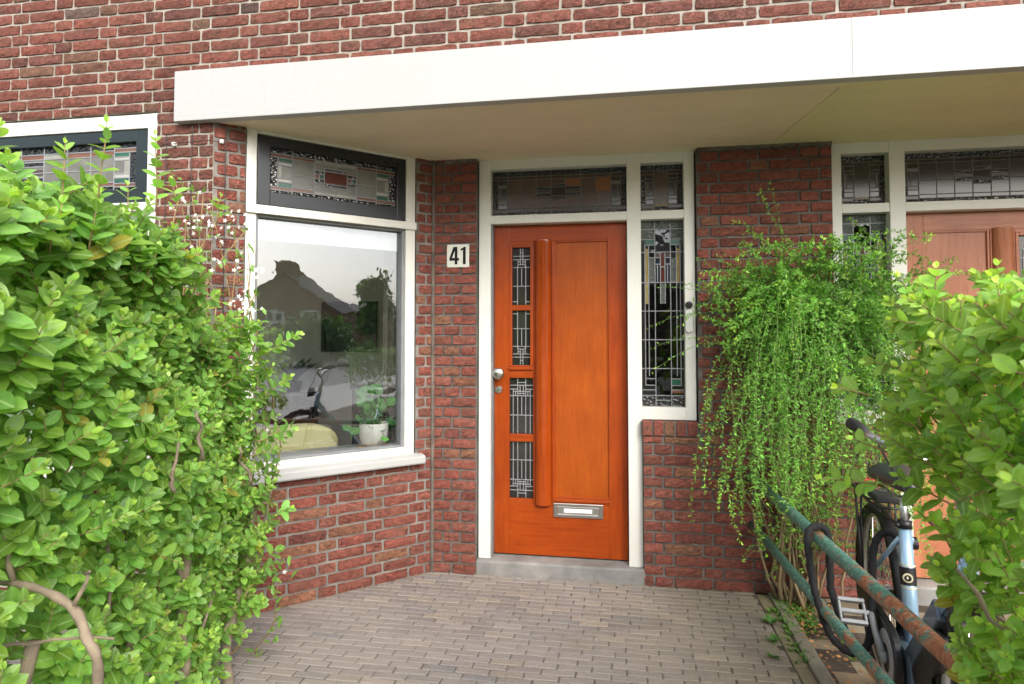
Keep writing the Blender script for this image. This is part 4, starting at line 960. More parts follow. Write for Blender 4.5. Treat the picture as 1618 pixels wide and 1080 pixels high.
# ---- star jasmine climbing the pier: leaves and white star flowers
def jasmine():
    r = random.Random(8); th = thing('star_jasmine', 'white-flowered jasmine climbing the brick pier behind the hedge', 'climbing plant', (-1.95, 2.75, -.012))
    lv, fl, st = LV(), LV(), MB()
    base = Vector((-1.86, 2.70, -.01)); tips = [(-2.12, 2.70, 2.22), (-2.06, 2.69, 2.19), (-2.02, 2.70, 2.12), (-1.97, 2.71, 2.13), (-1.93, 2.71, 2.06), (-1.88, 2.72, 2.04), (-1.82, 2.73, 1.97), (-1.76, 2.74, 1.96), (-1.74, 2.72, 1.88), (-1.70, 2.66, 1.74), (-1.64, 2.64, 1.66), (-1.60, 2.60, 1.50), (-1.56, 2.56, 1.36), (-1.52, 2.53, 1.20), (-1.55, 2.5, .95), (-1.43, 2.54, .50), (-1.46, 2.56, .40), (-1.95, 2.7, 1.95), (-2.05, 2.7, 2.0)]
    m, nt, b, L = mat('white_petal'); b.inputs['Base Color'].default_value = (.80, .79, .74, 1); b.inputs['Roughness'].default_value = .6
    rest = LV(); nfl = 0
    for t in tips:
        t = Vector(t); pts = branch(st, r, base, t, .005, .0015, .10, 16, 5)
        for i, q in enumerate(pts[5:]):
            for k in range(3):
                d = rv(r, 1) + Vector((.3, -.5, .4)); lv.add(q + rv(r, .02), d, (0, -.5, 1), .03 + .02 * r.random(), (.9 + .5 * r.random(),) * 3)
            if ((t - q).length < .26 and r.random() < .7) or r.random() < .04:
                for c_ in range((2 if (t - q).length < .25 else 1) if t.z > 1.6 else r.random() < .35):
                    o = q + rv(r, .028) + Vector((.01, -.03, .01))
                    for f_ in range(r.randint(1, 4)):
                        c0 = o + rv(r, .014); ax = (Vector((.15, -1, .35)) + rv(r, .45)).normalized(); e = ax.orthogonal().normalized()
                        fl = LV() if nfl < 100 else rest; nfl += 1
                        for k in range(5): fl.add(c0, Matrix.Rotation(k * 2 * math.pi / 5, 3, ax) @ e + ax * .15, ax, .011, (1, 1, 1))
                        if fl is not rest: fl.build('flower', SLIM, m, th)
    if rest.p: rest.build('flowers', SLIM, m, th)['kind'] = 'stuff'
    lv.build('leaves', SLIM, leaf_mat('jasmine_leaf', (.15, .32, .045), (.3, .42, .15), .3, .35), th)
    st.build('stems', TWIG, th, smooth=True, recalc=False)
    # the flowering low corner of the hedge
jasmine()

# ---- winter jasmine cascading from the party wall
def winter_jasmine():
    r = random.Random(17); th = thing('winter_jasmine', 'arching small-leaved green shrub cascading down the brick wall right of the door', 'shrub', (.98, 3.62, -.012))
    lv, st = LV(), MB()
    GST = simple('green_stem', (.16, .24, .06), .6, var=.2); WST = simple('straw_stem', (.30, .22, .12), .85, var=.3)
    def strand(p, v, steps, g, dens=2, sz=.015, tint=1.0, stp=.026, lim=.06, rad=.0016):
        p = Vector(p); v = Vector(v).normalized(); pts = [p.copy()]
        for i in range(steps):
            v = (v + Vector((0, 0, -g)) + rv(r, .055)).normalized(); p = p + v * stp
            if p.y > D - .02: p.y = D - .02 - r.random() * .02; v.y = -abs(v.y) * .3
            if p.z < lim: break
            pts.append(p.copy()); k = tint * (.62 + .6 * r.random()); tip = max(0, (i / steps - .8) / .2)
            for q in range(dens):
                sd_ = rv(r, 1).normalized(); base_ = p + v * stp * r.random()
                for w in (-.55, 0, .55):
                    ld = (sd_ + v * .5 + v.cross(sd_) * w); lv.add(base_ + sd_ * .003, ld, rv(r, .5) + Vector((0, -.4, .8)), sz * (.8 + .5 * r.random()) * (1.15 if w == 0 else .85), (k * (1 + .8 * tip), k * (1 + .3 * tip), k))
        if len(pts) > 2: st.tube(pts, [rad * (1 - .6 * i / len(pts)) for i in range(len(pts))], 4, caps=False)
    # crown: springs out of a band on the wall, arches out and over
    for i in range(430):
        x = r.gauss(.95, .24); x = min(1.38, max(.58, x)); z = 1.35 + .47 * r.random() - .35 * abs(x - .95) ** 1.5; y = D - .05 - .26 * r.random()
        out = r.uniform(-.9, .9); strand((x, y, z), (out, -.6 * r.random() - .1, 1.1 * r.random()), r.randint(12, 20) - (10 if x < .80 else 2 if x > 1.2 else 0), .05 + .07 * r.random(), 3, .019, .8 + .45 * r.random())
    # curtain of hanging strands
    for i in range(185):
        x = r.gauss(1.0, .11); x = min(1.25, max(.85, x)); z = 1.15 + .55 * r.random(); y = D - .08 - .30 * r.random()
        strand((x, y, z), (r.gauss(0, .3), -.35 * r.random(), .1), r.randint(24, 50), .09 + .08 * r.random(), 2, .018, .85 + .5 * r.random(), lim=.22 + .5 * r.random())
    for i in range(60):   # low green growth among the stems
        x = r.uniform(.86, 1.18); z = .22 + .75 * r.random(); strand((x, D - .10 - .2 * r.random(), z), (r.gauss(0, .6), -.3 * r.random(), .6 * r.random()), r.randint(6, 16), .06, 2, .017, .9 + .5 * r.random(), lim=.05)
    for i in range(5):   # looser ones to the left
        x = r.uniform(.60, .88); z = 1.15 + .35 * r.random(); y = D - .06 - .15 * r.random()
        strand((x, y, z), (r.gauss(-.15, .3), -.3 * r.random(), .1), r.randint(14, 34), .11 + .08 * r.random(), 2, .017, 1.0, lim=.62 + .4 * r.random())
    for i in range(46):   # right side, behind the hedge
        x = r.uniform(1.15, 1.42); z = 1.2 + .5 * r.random(); y = D - .12 - .3 * r.random()
        strand((x, y, z), (r.gauss(.1, .3), -.3 * r.random(), .1), r.randint(14, 34), .12, 2, .014, .8, lim=.5)
    # single long shoots
    for (p_, v, n_, g, dn) in (((.90, D - .10, 1.90), (-.10, -.05, 1), 15, .006, 2), ((.98, D - .12, 1.80), (-.35, -.05, 1), 20, .012, 3), ((.80, D - .12, 1.72), (-1, -.35, .25), 24, .012, 1), ((.72, D - .12, 1.66), (-1, -.3, .3), 20, .02, 1), ((.70, D - .15, 1.60), (-1, -.5, -.05), 22, .012, 1),
                              ((.66, D - .12, 1.48), (-1, -.4, -.1), 20, .02, 1), ((.62, D - .12, 1.50), (-1, -.4, -.55), 20, .0, 1), ((1.05, D - .2, 1.78), (.9, -.3, .5), 20, .03, 2), ((1.1, D - .15, 1.7), (.8, -.2, .7), 18, .03, 2), ((.62, D - .1, 1.05), (-.6, -.3, -.6), 18, .02, 1),
                              ((.80, D - .12, .62), (-.9, -.4, .35), 12, -.02, 2), ((.76, D - .12, .95), (-.5, -.2, -.4), 16, .02, 2)):
        strand(p_, v, n_, g, dn, .016, 1.35)
    lv.build('leaves', SMALL, leaf_mat('small_leaf', (.20, .44, .075), (.2, .4, .1), .35, .5, False), th)
    st.build('stems', GST, th, smooth=True, recalc=False)
    mb = MB()
    for i in range(30):
        x = r.uniform(.84, 1.06); y = D - .10 - .1 * r.random(); branch(mb, r, (x, y, -.02), (x + r.gauss(.0, .13), D - .08 - .12 * r.random(), .6 + .9 * r.random()), .006 + .004 * r.random(), .003, .06, 9, 6)
    for i in range(14):
        x = r.uniform(.72, .95); z = .25 + .5 * r.random(); branch(mb, r, (x, D - .12, z), (x + r.uniform(-.25, .1), D - .14 - .1 * r.random(), z + r.uniform(-.1, .25)), .002, .001, .03, 4, 4)
    mb.build('stem', WST, th, smooth=True, recalc=False)
winter_jasmine()

# ---- weeds and dead leaves at the foot of the wall
def weeds():
    r = random.Random(5); lv = LV()
    for i in range(260):
        x = .82 + abs(r.gauss(0, .10)); y = D - .06 - abs(r.gauss(0, .22))
        if r.random() < .15: x = .80 + r.gauss(0, .02); y = D - .2 - .6 * r.random()
        for k in range(6): a = r.random() * 6.28; lv.add((x, y, .0), (math.cos(a), math.sin(a), .5 + 1.2 * r.random()), (0, 0, 1), .014 + .022 * r.random(), (.7 + .7 * r.random(),) * 3)
    o = lv.build('ground_weeds', SLIM, leaf_mat('weed_leaf', (.12, .25, .04), (.2, .3, .1), .3, .5), None); o['kind'] = 'stuff'
    lv = LV()
    for i in range(520):
        x = .86 + abs(r.gauss(0, .12)); y = D - .05 - 1.2 * r.random() ** 1.6
        q = r.random()
        if q < .22: x = r.uniform(-.88, .78); y = D - .005 - .03 * r.random() - (0 if x > .12 else .0)
        elif q < .36: t_ = r.random(); x = lerp(JX, CX, t_) + .03 + .02 * r.random(); y = lerp(D, F, t_) - .01
        elif q < .46: x = r.uniform(-1.4, .7); y = r.uniform(2.4, 3.7)
        a = r.random() * 6.28; g = .6 + .7 * r.random(); s = .010 + .016 * r.random() if x > .8 else .004 + .006 * r.random()
        lv.add((x, y, .006 + .01 * r.random()), (math.cos(a), math.sin(a), .3 * r.random()), rv(r, .3) + Vector((0, 0, 1)), s, (g, g * .9, g * .8))
    o = lv.build('leaf_litter', PRIVET, simple_leaf, None); o['kind'] = 'stuff'
m_, nt_, b_, L_n = mat('dead_leaf'); L_n.new(mixc(nt_, 1, col_attr(nt_), (.42, .22, .09), 'MULTIPLY'), b_.inputs['Base Color']); b_.inputs['Roughness'].default_value = .8; simple_leaf = m_
weeds()
# three small weeds in the joint beside the kerb
wl = leaf_mat('sprout_leaf', (.10, .24, .05), (.2, .3, .1), .3, .5)
for i, (x, y, s, lb) in enumerate(((.735, 3.42, .05, 'largest weed sprouting from the paving joint near the wall'), (.70, 3.22, .042, 'middle weed sprouting from the paving joint beside the kerb'), (.665, 3.06, .036, 'weed sprouting in the paving furthest from the wall'))):
    w = thing('weed', lb, 'weed', (x, y, 0), 'weeds in the paving joint'); lv = LV(); r = random.Random(i)
    for k in range(16): a = r.random() * 6.28; lv.add((x, y, .004), (math.cos(a), math.sin(a), .25 + .9 * r.random()), (0, 0, 1), s * (.7 + .5 * r.random()), (.9 + .4 * r.random(),) * 3)
    lv.build('leaves', SLIM, wl, w)

# ================================================================== RAILING
def rust_paint():
    m, nt, b, L = mat('green_paint_over_rust'); co = objco(nt, (1, 1, 1))
    n1 = noise(nt, co, 11, 8, .68); n2 = noise(nt, co, 60, 6, .7); n3 = noise(nt, co, 170, 3)
    sx = N(nt, 'ShaderNodeSeparateXYZ'); L.new(co, sx.inputs[0]); mr = N(nt, 'ShaderNodeMapRange'); mr.inputs[1].default_value = -.9; mr.inputs[2].default_value = -2.1; mr.inputs[3].default_value = -.10; mr.inputs[4].default_value = .10
    L.new(sx.outputs[1], mr.inputs[0]); ad = N(nt, 'ShaderNodeMath', operation='ADD'); L.new(mr.outputs[0], ad.inputs[0]); L.new(n1, ad.inputs[1])
    f = rampn(nt, ad.outputs[0], [(.50, (0, 0, 0)), (.545, (1, 1, 1))])
    green = rampn(nt, n2, [(.35, (.045, .14, .105)), (.58, (.11, .25, .195)), (.74, (.46, .52, .46))])
    rust = rampn(nt, n2, [(.3, (.16, .06, .03)), (.52, (.36, .14, .07)), (.72, (.50, .34, .24))])
    L.new(mixc(nt, f, green, rust), b.inputs['Base Color']); b.inputs['Roughness'].default_value = .6
    p = bump(nt, b, f, .4, .003); bump(nt, b, n3, .4, .002, p); return m
RUST = rust_paint()
rail = thing('railing', 'green painted rusty two-pipe handrail running from the brick wall along the path edge', 'railing', (.73, D, 0))
def rp(y, z0): t = (D - y); return (.728 + .0625 * t, y, z0 - .026 * t)
mb = MB(); mb.tube([rp(D + .01, .654), rp(2.8, .654), rp(1.8, .654), rp(.92, .654)], .0265, 20); mb.build('top_pipe', RUST, rail, smooth=True)
mb = MB(); mb.tube([rp(D + .01, .385), rp(2.8, .385), rp(1.8, .385), rp(.92, .385)], .0215, 20); mb.build('lower_pipe', RUST, rail, smooth=True)
mb = MB(); p_ = rp(.92, .654); mb.tube([(p_[0], p_[1], -.03), (p_[0], p_[1], p_[2] + .02)], .0265, 16); mb.build('post', RUST, rail, smooth=True)

# ================================================================== BICYCLE
BK = thing('bicycle', 'pale blue step-through electric bicycle parked behind the rusty railing', 'bicycle', (1.11, 3.03, -.012))
BO = Vector((1.11, 3.03, -.012)); BF_ = Vector((-.136, -.99, 0)).normalized(); BL_ = Vector((-BF_.y, BF_.x, 0))
def B(x, y, z): return BO + BF_ * x + BL_ * y + Vector((0, 0, z))
BLUE = simple('pale_blue_metallic', (.30, .46, .62), .28, .35, var=.06, bstr=.02, coat=.6)
STEELB = simple('blue_grey_casing', (.13, .18, .24), .35, .3, var=.1, coat=.3)
RUB = simple('rubber', (.018, .018, .019), .75, var=.3, bstr=.2); PLAST = simple('black_bike_plastic', (.010, .010, .011), .42, var=.2, bstr=.05)
ALU = simple('aluminium', (.55, .56, .57), .35, .9, var=.1); CHROME = simple('spoke_steel', (.75, .75, .76), .2, 1.0, bstr=0); GRIPM = simple('pedal_grey', (.30, .31, .32), .55, .3)
def wheel(cx, nm):
    w = MB(); c = B(cx, 0, .35); w.torus(c, .327, .012, BL_, 72, 8); rim = w.build(nm, ALU, BK, smooth=True)
    t = MB(); t.torus(c, .346, .0215, BL_, 80, 12); t.build('tyre', RUB, rim, smooth=True)
    t = MB()
    for k in range(32):
        a = 2 * math.pi * k / 32; b = a + (.45 if k % 4 < 2 else -.45); s_ = .03 if k % 2 else -.03
        h = c + (BF_ * math.cos(b) + Vector((0, 0, 1)) * math.sin(b)) * .028 + BL_ * s_; e = c + (BF_ * math.cos(a) + Vector((0, 0, 1)) * math.sin(a)) * .322
        t.tube([h, e], .0011, 5, caps=False)
    t.build('spokes', CHROME, rim)
    t = MB(); t.tube([c - BL_ * .055, c - BL_ * .04, c - BL_ * .038, c + BL_ * .038, c + BL_ * .04, c + BL_ * .055], [.008, .010, .032, .032, .010, .008], 20); t.build('hub', ALU, rim, smooth=True)
wheel(0, 'rear_wheel'); wheel(1.13, 'front_wheel')
# frame
fr = MB()
fr.tube([B(.47, 0, .27), B(.43, 0, .50), B(.385, 0, .755)], [.027, .026, .021], 20, flat=1.0)
fr.tube([B(.50, 0, .27), B(.58, 0, .355), B(.88, 0, .64), B(1.00, 0, .77), B(1.03, 0, .82)], [.036, .030, .030, .028, .024], 16)
fr.tube([B(1.00, 0, .90), B(1.055, 0, .66)], .023, 14)
for s_ in (-1, 1):
    fr.tube([B(.44, .025 * s_, .29), B(.2, .055 * s_, .33), B(0, .062 * s_, .35)], .011, 10); fr.tube([B(.395, .02 * s_, .70), B(.2, .055 * s_, .53), B(0, .062 * s_, .36)], .009, 10)
frame = fr.build('frame', BLUE, BK, smooth=True)
fk = MB()
for s_ in (-1, 1): fk.tube([B(1.055, .03 * s_, .74), B(1.07, .055 * s_, .68), B(1.13, .058 * s_, .35)], [.016, .016, .010], 10)
fk.tube([B(1.06, -.04, .735), B(1.06, .04, .735)], .018, 10); fk.build('fork', PLAST, BK, smooth=True)
mb = MB(); mb.box(lambda x, y, z: B(x, y, z), (.40, -.050, .185), (.60, .050, .345)); mb.build('motor_casing', STEELB, BK, bevel=.022)
# decal band on the seat tube
def along(t): return B(.47, 0, .27).lerp(B(.385, 0, .755), t)
mb = MB(); mb.tube([B(.422, 0, .538), B(.412, 0, .600)], .0272, 22, caps=False); mb.build('tube_band', PLAST, frame, smooth=True)
mb = MB()
CRM = simple('cream_decal', (.62, .55, .36), .4)
for z in (.530, .607): mb = MB(); q = B(.47 - (z - .27) * .175, 0, z); mb.tube([q, q + Vector((0, 0, .006))], .0268, 22, caps=False); mb.build('cream_stripe', CRM, frame, smooth=True)
fdir = (Vector((0, 0, 0)) - Vector(B(.417, 0, .57))); fdir.z = 0; fdir.normalize(); c_ = B(.417, 0, .569) + fdir * .0272; e1 = fdir.cross(Vector((0, 0, 1))).normalized()
mb = MB(); mb.lathe([(0, 0), (.017, 0), (.017, .003), (0, .004)], lambda a, b, h: c_ + e1 * a + Vector((0, 0, 1)) * b + fdir * (h + .001), 24)
mb.build('badge', simple('cream_badge', (.66, .60, .42), .35), frame)
mb = MB(); mb.lathe([(0, .0048), (.0115, .0042), (.0115, .0058), (0, .0062)], lambda a, b, h: c_ + e1 * a + Vector((0, 0, 1)) * b + fdir * h, 20); mb.build('badge_centre', PLAST, frame)
mb = MB(); mb.lathe([(0, .0068), (.0055, .0062), (.0055, .0072), (0, .0076)], lambda a, b, h: c_ + e1 * (a * .7 + .001) + Vector((0, 0, 1)) * (b + .0015) + fdir * h, 12); mb.build('badge_mark', simple('cream_mark', (.66, .60, .42), .35), frame)
# battery lying on the down tube
bd = Vector((.28, 0, .17)).normalized(); ax = lambda x, y, z: B(.56 + bd.x * x - bd.z * z, y, .335 + bd.z * x + bd.x * z)
bd = Vector((.42, 0, .40)).normalized()
mb = MB(); mb.box(ax, (.01, -.046, -.125), (.37, .046, -.036)); mb.build('battery', PLAST, BK, bevel=.018)
mb = MB(); mb.box(ax, (-.02, -.042, -.038), (.42, .042, .030)); mb.build('battery_rail', STEELB, BK, bevel=.006)
# saddle
def saddle():
    mb = MB(); n, m = 16, 14; rows = []
    for i in range(n + 1):
        t = i / n; x = .235 + .27 * t; w = (.094 * (1 - t) ** .8 + .018) * min(1, .45 + 5 * t) * (1 if t < .95 else .7); h = .012 * (1 - t) ** 2
        row = []
        for j in range(m):
            a = 2 * math.pi * j / m; cy, cz = math.cos(a), math.sin(a); row.append(B(x, w * cy, (.905 + h + (.054 if cz > 0 else .034) * min(1, .45 + 4 * t) * (1 - .45 * t) * cz)))
        rows.append(row)
    for r_ in rows: mb.v.extend([tuple(q) for q in r_])
    for i in range(n):
        for j in range(m): mb.f.append([i * m + j, i * m + (j + 1) % m, (i + 1) * m + (j + 1) % m, (i + 1) * m + j]); mb.m.append(0); mb.c.append((1, 1, 1))
    for ring in (list(range(m)), [n * m + j for j in range(m)]): mb.f.append(ring); mb.m.append(0); mb.c.append((1, 1, 1))
    return mb.build('saddle', simple('black_saddle_vinyl', (.035, .035, .04), .28, bstr=.1), BK, smooth=True)
sa = saddle()
mb = MB()
for s_ in (-1, 1):
    for k in range(1): mb.tube([B(.27, .03 * s_, .86), B(.34, .02 * s_, .842), B(.44, .016 * s_, .855)], .004, 8)
    mb.torus(B(.275, .045 * s_, .852), .014, .004, (0, 0, 1), 16, 6)
mb.build('saddle_rails', ALU, sa, smooth=True)
mb = MB(); mb.tube([B(.387, 0, .74), B(.370, 0, .855)], .0135, 14); mb.build('seat_post', ALU, BK, smooth=True)
mb = MB(); mb.tube([B(.389, 0, .735), B(.384, 0, .765)], .025, 18); mb.tube([B(.40, -.02, .75), B(.40, -.035, .75)], .008, 8); mb.build('seat_clamp', PLAST, BK, smooth=True)
# handlebar: stem, swept bar, grips
mb = MB(); mb.tube([B(1.00, 0, .88), B(.965, 0, 1.02), B(.985, 0, 1.06)], [.016, .015, .014], 12)
for s_ in (-1, 1): mb.tube([B(.985, 0, 1.06), B(.99, .11 * s_, 1.10), B(.93, .215 * s_, 1.15), B(.85, .235 * s_, 1.165)], .0115, 12)
hb = mb.build('handlebar', ALU, BK, smooth=True)
for s_ in (-1, 1): mb = MB(); mb.tube([B(.885, .230 * s_, 1.160), B(.84, .237 * s_, 1.167), B(.765, .243 * s_, 1.170), B(.758, .244 * s_, 1.170)], [.016, .0185, .020, .014], 14); mb.build('grip', RUB, hb, smooth=True)
mb = MB(); mb.box(B, (1.07, -.05, .86), (1.11, .05, .94)); mb.tube([B(1.02, 0, .90), B(1.08, 0, .90)], .01, 8); mb.build('head_lamp', PLAST, BK, bevel=.015)
# mudguards, dress guard, rack, chain case, crank, pedals, stand
def guard(cx, a0, a1, r_=.378):
    mb = MB(); n = 30
    for i in range(n + 1):
        a = a0 + (a1 - a0) * i / n
        for y, rr2 in ((-.030, -.018), (-.018, -.002), (0, .003), (.018, -.002), (.030, -.018)): mb.v.append(tuple(B(cx + (r_ + rr2) * math.cos(a), y, .35 + (r_ + rr2) * math.sin(a))))
    for i in range(n):
        for j in range(4): q = i * 5 + j; mb.f.append([q, q + 1, q + 6, q + 5]); mb.m.append(0); mb.c.append((1, 1, 1))
    o = mb.build('mudguard', PLAST, BK, smooth=True, recalc=False); so = o.modifiers.new('solid', 'SOLIDIFY'); so.thickness = .002; return o
guard(0, R(-5), R(215)); guard(1.13, R(25), R(195))
def film():
    m = bpy.data.materials.new('clear_guard_film'); m.use_nodes = True; nt = m.node_tree; nt.nodes.clear(); L = nt.links
    o = N(nt, 'ShaderNodeOutputMaterial'); t = N(nt, 'ShaderNodeBsdfTransparent'); t.inputs[0].default_value = (.72, .73, .75, 1); g = N(nt, 'ShaderNodeBsdfGlossy'); g.inputs['Roughness'].default_value = .08
    bn = N(nt, 'ShaderNodeBump', Strength=.6, Distance=.02); L.new(noise(nt, objco(nt), 14, 4), bn.inputs['Height']); L.new(bn.outputs[0], g.inputs['Normal'])
    mx = N(nt, 'ShaderNodeMixShader'); mx.inputs[0].default_value = .12; L.new(t.outputs[0], mx.inputs[1]); L.new(g.outputs[0], mx.inputs[2]); L.new(mx.outputs[0], o.inputs[0]); return m
FILM = film()
for s_ in (-1, 1):
    mb = MB(); n = 20; pts = [(0, .36)] + [(.365 * math.cos(R(lerp(5, 165, i / n))), .35 + .365 * math.sin(R(lerp(5, 165, i / n)))) for i in range(n + 1)]
    mb.add([B(x, .048 * s_, z) for x, z in pts], [tuple(range(len(pts)))]); mb.build('dress_guard', FILM, BK, recalc=False)
mb = MB()
for s_ in (-1, 1):
    mb.tube([B(.24, .05 * s_, .755), B(-.20, .065 * s_, .765), B(-.24, .05 * s_, .765)], .006, 8); mb.tube([B(-.14, .066 * s_, .76), B(0, .068 * s_, .36)], .006, 8); mb.tube([B(-.02, .066 * s_, .76), B(.01, .070 * s_, .36)], .005, 8)
for x in (.2, .05, -.1, -.24): mb.tube([B(x, -.062, .762), B(x, .062, .762)], .005, 8)
mb.tube([B(.26, .05, .752), B(.36, 0, .735)], .006, 8); mb.tube([B(.26, -.05, .752), B(.36, 0, .735)], .006, 8)
rk = mb.build('luggage_rack', PLAST, BK, smooth=True)
mb = MB(); mb.box(B, (.02, -.05, .770), (.16, .05, .800)); mb.build('rack_strap', RUB, rk, bevel=.008)
mb = MB(); mb.box(B, (-.27, -.04, .745), (-.25, .04, .785)); mb.build('rear_reflector', simple('red_reflector', (.4, .01, .01), .2), rk, bevel=.004)
# chain case: long rounded case on the right with a pale ring round the crank
def capsule(cx0, cz0, r0, cx1, cz1, r1, n=16):
    a = math.atan2(cz1 - cz0, cx1 - cx0); pts = []
    for i in range(n + 1): t = a - math.pi / 2 + math.pi * i / n; pts.append((cx1 + r1 * math.cos(t), cz1 + r1 * math.sin(t)))
    for i in range(n + 1): t = a + math.pi / 2 + math.pi * i / n; pts.append((cx0 + r0 * math.cos(t), cz0 + r0 * math.sin(t)))
    return pts
mb = MB(); ext_poly(mb, capsule(0, .35, .05, .47, .28, .118), lambda x, d, z: B(x, d, z), -.088, -.058); mb.build('chain_case', PLAST, BK, bevel=.008)
mb = MB(); cc_ = B(.47, -.089, .28); mb.lathe([(.050, -.001), (.098, -.001), (.098, .0025), (.050, .0025)], lambda a, b, h: B(.47 + a, -.089 - h, .28 + b), 48); mb.build('chain_ring_cover', simple('pale_grey_ring', (.42, .43, .44), .45, .2), BK)
cr_ = MB(); ca_ = R(125)      # crank arm pointing up and back on the right side
def crank(s_, ang):
    y0, y1 = (.098 * s_, .108 * s_); L_ = .165; ex, ez = .47 + L_ * math.cos(ang), .28 + L_ * math.sin(ang)
    mb = MB(); mb.tube([B(.47, y0, .28), B((.47 + ex) / 2, y1, (.28 + ez) / 2), B(ex, y1 + .004 * s_, ez)], [.017, .012, .012], 12); mb.tube([B(.47, y0 - .012 * s_, .28), B(.47, y0 + .012 * s_, .28)], .021, 16)
    c = mb.build('crank', GRIPM, BK, smooth=True)
    pd = MB(); ct, st_ = math.cos(R(-42)), math.sin(R(-42)); pb = lambda x, y, z: B(ex + x * ct - z * st_, y, ez + x * st_ + z * ct); ya, yb_ = sorted((.128 * s_, .225 * s_)); t0 = .012
    pd.box(pb, (-.052, ya, -t0), (-.036, yb_, t0)); pd.box(pb, (.036, ya, -t0), (.052, yb_, t0)); pd.box(pb, (-.036, ya, -t0 + .002), (.036, ya + .010, t0 - .002)); pd.box(pb, (-.036, yb_ - .010, -t0 + .002), (.036, yb_, t0 - .002))
    pd.tube([pb(0, .115 * s_, 0), pb(0, .22 * s_, 0)], .010, 12)
    pd.build('pedal', GRIPM, c, bevel=.004)
crank(-1, R(140)); crank(1, R(-40))
mb = MB(); mb.tube([B(-.03, .08, .33), B(-.06, .09, .03), B(-.09, .10, .005)], [.010, .009, .012], 10); mb.tube([B(-.03, -.07, .35), B(-.03, .08, .35)], .009, 10); mb.build('kick_stand', ALU, BK, smooth=True)
mb = MB(); mb.box(B, (.26, -.05, .40), (.34, .05, .46)); mb.build('ring_lock', PLAST, BK, bevel=.012)
for s_ in (-1,): mb = MB(); mb.tube([B(1.02, .02, .88), B(1.0, .16, .98), B(.95, .205, 1.13)], .003, 6); mb.tube([B(1.04, -.02, .85), B(1.05, -.14, .97), B(.95, -.205, 1.13)], .003, 6); mb.build('brake_cable', RUB, BK, smooth=True)

# ---- chain lock in a fabric sleeve: from the top pipe down and round to the frame
LOCKM = simple('black_sleeve', (.014, .014, .015), .85, var=.3, nscale=60, bscale=220, bstr=.8)
ck = thing('chain_lock', 'black fabric-sleeved chain lock looped over the top pipe and the bicycle frame', 'bicycle lock', (.80, 2.95, .1))
ty = 2.80; tx, tz = rp(ty, .654)[0], rp(ty, .654)[2]
path = spline([(tx + .05, ty + .02, tz - .22), (tx + .045, ty + .01, tz - .08), (tx + .035, ty, tz + .02), (tx, ty - .01, tz + .050), (tx - .045, ty - .02, tz + .018), (tx - .038, ty - .03, tz - .12), (tx - .02, ty - .05, tz - .24), (tx + .02, ty - .08, tz - .36), (tx + .09, ty - .10, tz - .41), (tx + .15, ty - .10, tz - .36), (tx + .18, ty - .06, tz - .2), (tx + .20, ty - .03, tz - .02), (tx + .24, ty - .05, tz + .05), (tx + .29, ty - .10, tz + .03)])
mb = MB(); mb.tube(path, [.0145 + .0018 * math.sin(i * 2.1) for i in range(len(path))], 12); mb.build('sleeve', LOCKM, ck, smooth=True)
mb = MB(); e_ = Vector((tx + .27, ty - .12, tz + .03)); mb.tube([e_, e_ + Vector((.05, -.005, .004))], .024, 16); mb.build('lock_body', PLAST, ck, bevel=.005)
mb = MB(); mb.tube([Vector((tx + .05, ty + .02, tz - .21)), Vector((tx + .09, ty - .08, tz - .40))], .015, 12); mb.build('lower_sleeve', LOCKM, ck, smooth=True)

# ================================================================== THE STREET BEHIND THE CAMERA (seen in the window panes)
TREEL = leaf_mat('tree_leaf', (.075, .15, .03), (.1, .2, .05), .25, .6, False)
def tree(x, y, h, rad, seed, lb, conifer=False):
    r = random.Random(seed); t = thing('street_tree', lb, 'tree', (x, y, -.03)); lv = LV(); mb = MB()
    mb.tube([(x, y, -.03), (x + .1, y, h * .5), (x, y, h * .92)], [.17, .11, .03], 8)
    cl = []
    for i in range(26):
        zz = h * (.30 + .66 * r.random()); rr3 = rad * (1.15 - zz / h if conifer else math.sin(math.pi * min(.97, max(.08, (zz / h - .22) / .80))) ** .7); a = r.random() * 6.28; q = Vector((x + rr3 * .75 * math.cos(a), y + rr3 * .75 * math.sin(a), zz)); cl.append(q)
        mb.tube([(x + .05, y, zz * .8), q], [.05, .015], 5)
    for q in cl:
        for k in range(150): o_ = rv(r, rad * .20); lv.add(q + o_, rv(r), Vector((0, 0, 1)) + rv(r, .5), .22 + .2 * r.random(), (.6 + .8 * r.random(),) * 3)
    lv.build('crown', SLIM, TREEL, t); mb.build('trunk', TRUNK, t, recalc=False)
tree(27, -7.8, 4.7, 1.3, 42, 'slim street tree, taller than the bushy ones, reflected at the right of the pane', True)
tree(25, -10.4, 2.1, 1.6, 43, 'low broad street tree in front of the gabled house across the street')
tree(30, -12.5, 2.0, 1.7, 44, 'broad street tree left of the white dormers across the street')
tree(38, -15.8, 2.1, 1.5, 45, 'broad street tree in front of the row with white dormers')
tree(33, -20.5, 3.0, 1.8, 46, 'broad street tree beside the gabled house, farthest to its left')
ROOFM = simple('grey_roof_tiles', (.17, .14, .13), .8, var=.2); HWALL = simple('far_brick', (.22, .115, .085), .9, var=.2); DWH = simple('far_white_wood', (.6, .6, .58), .6)
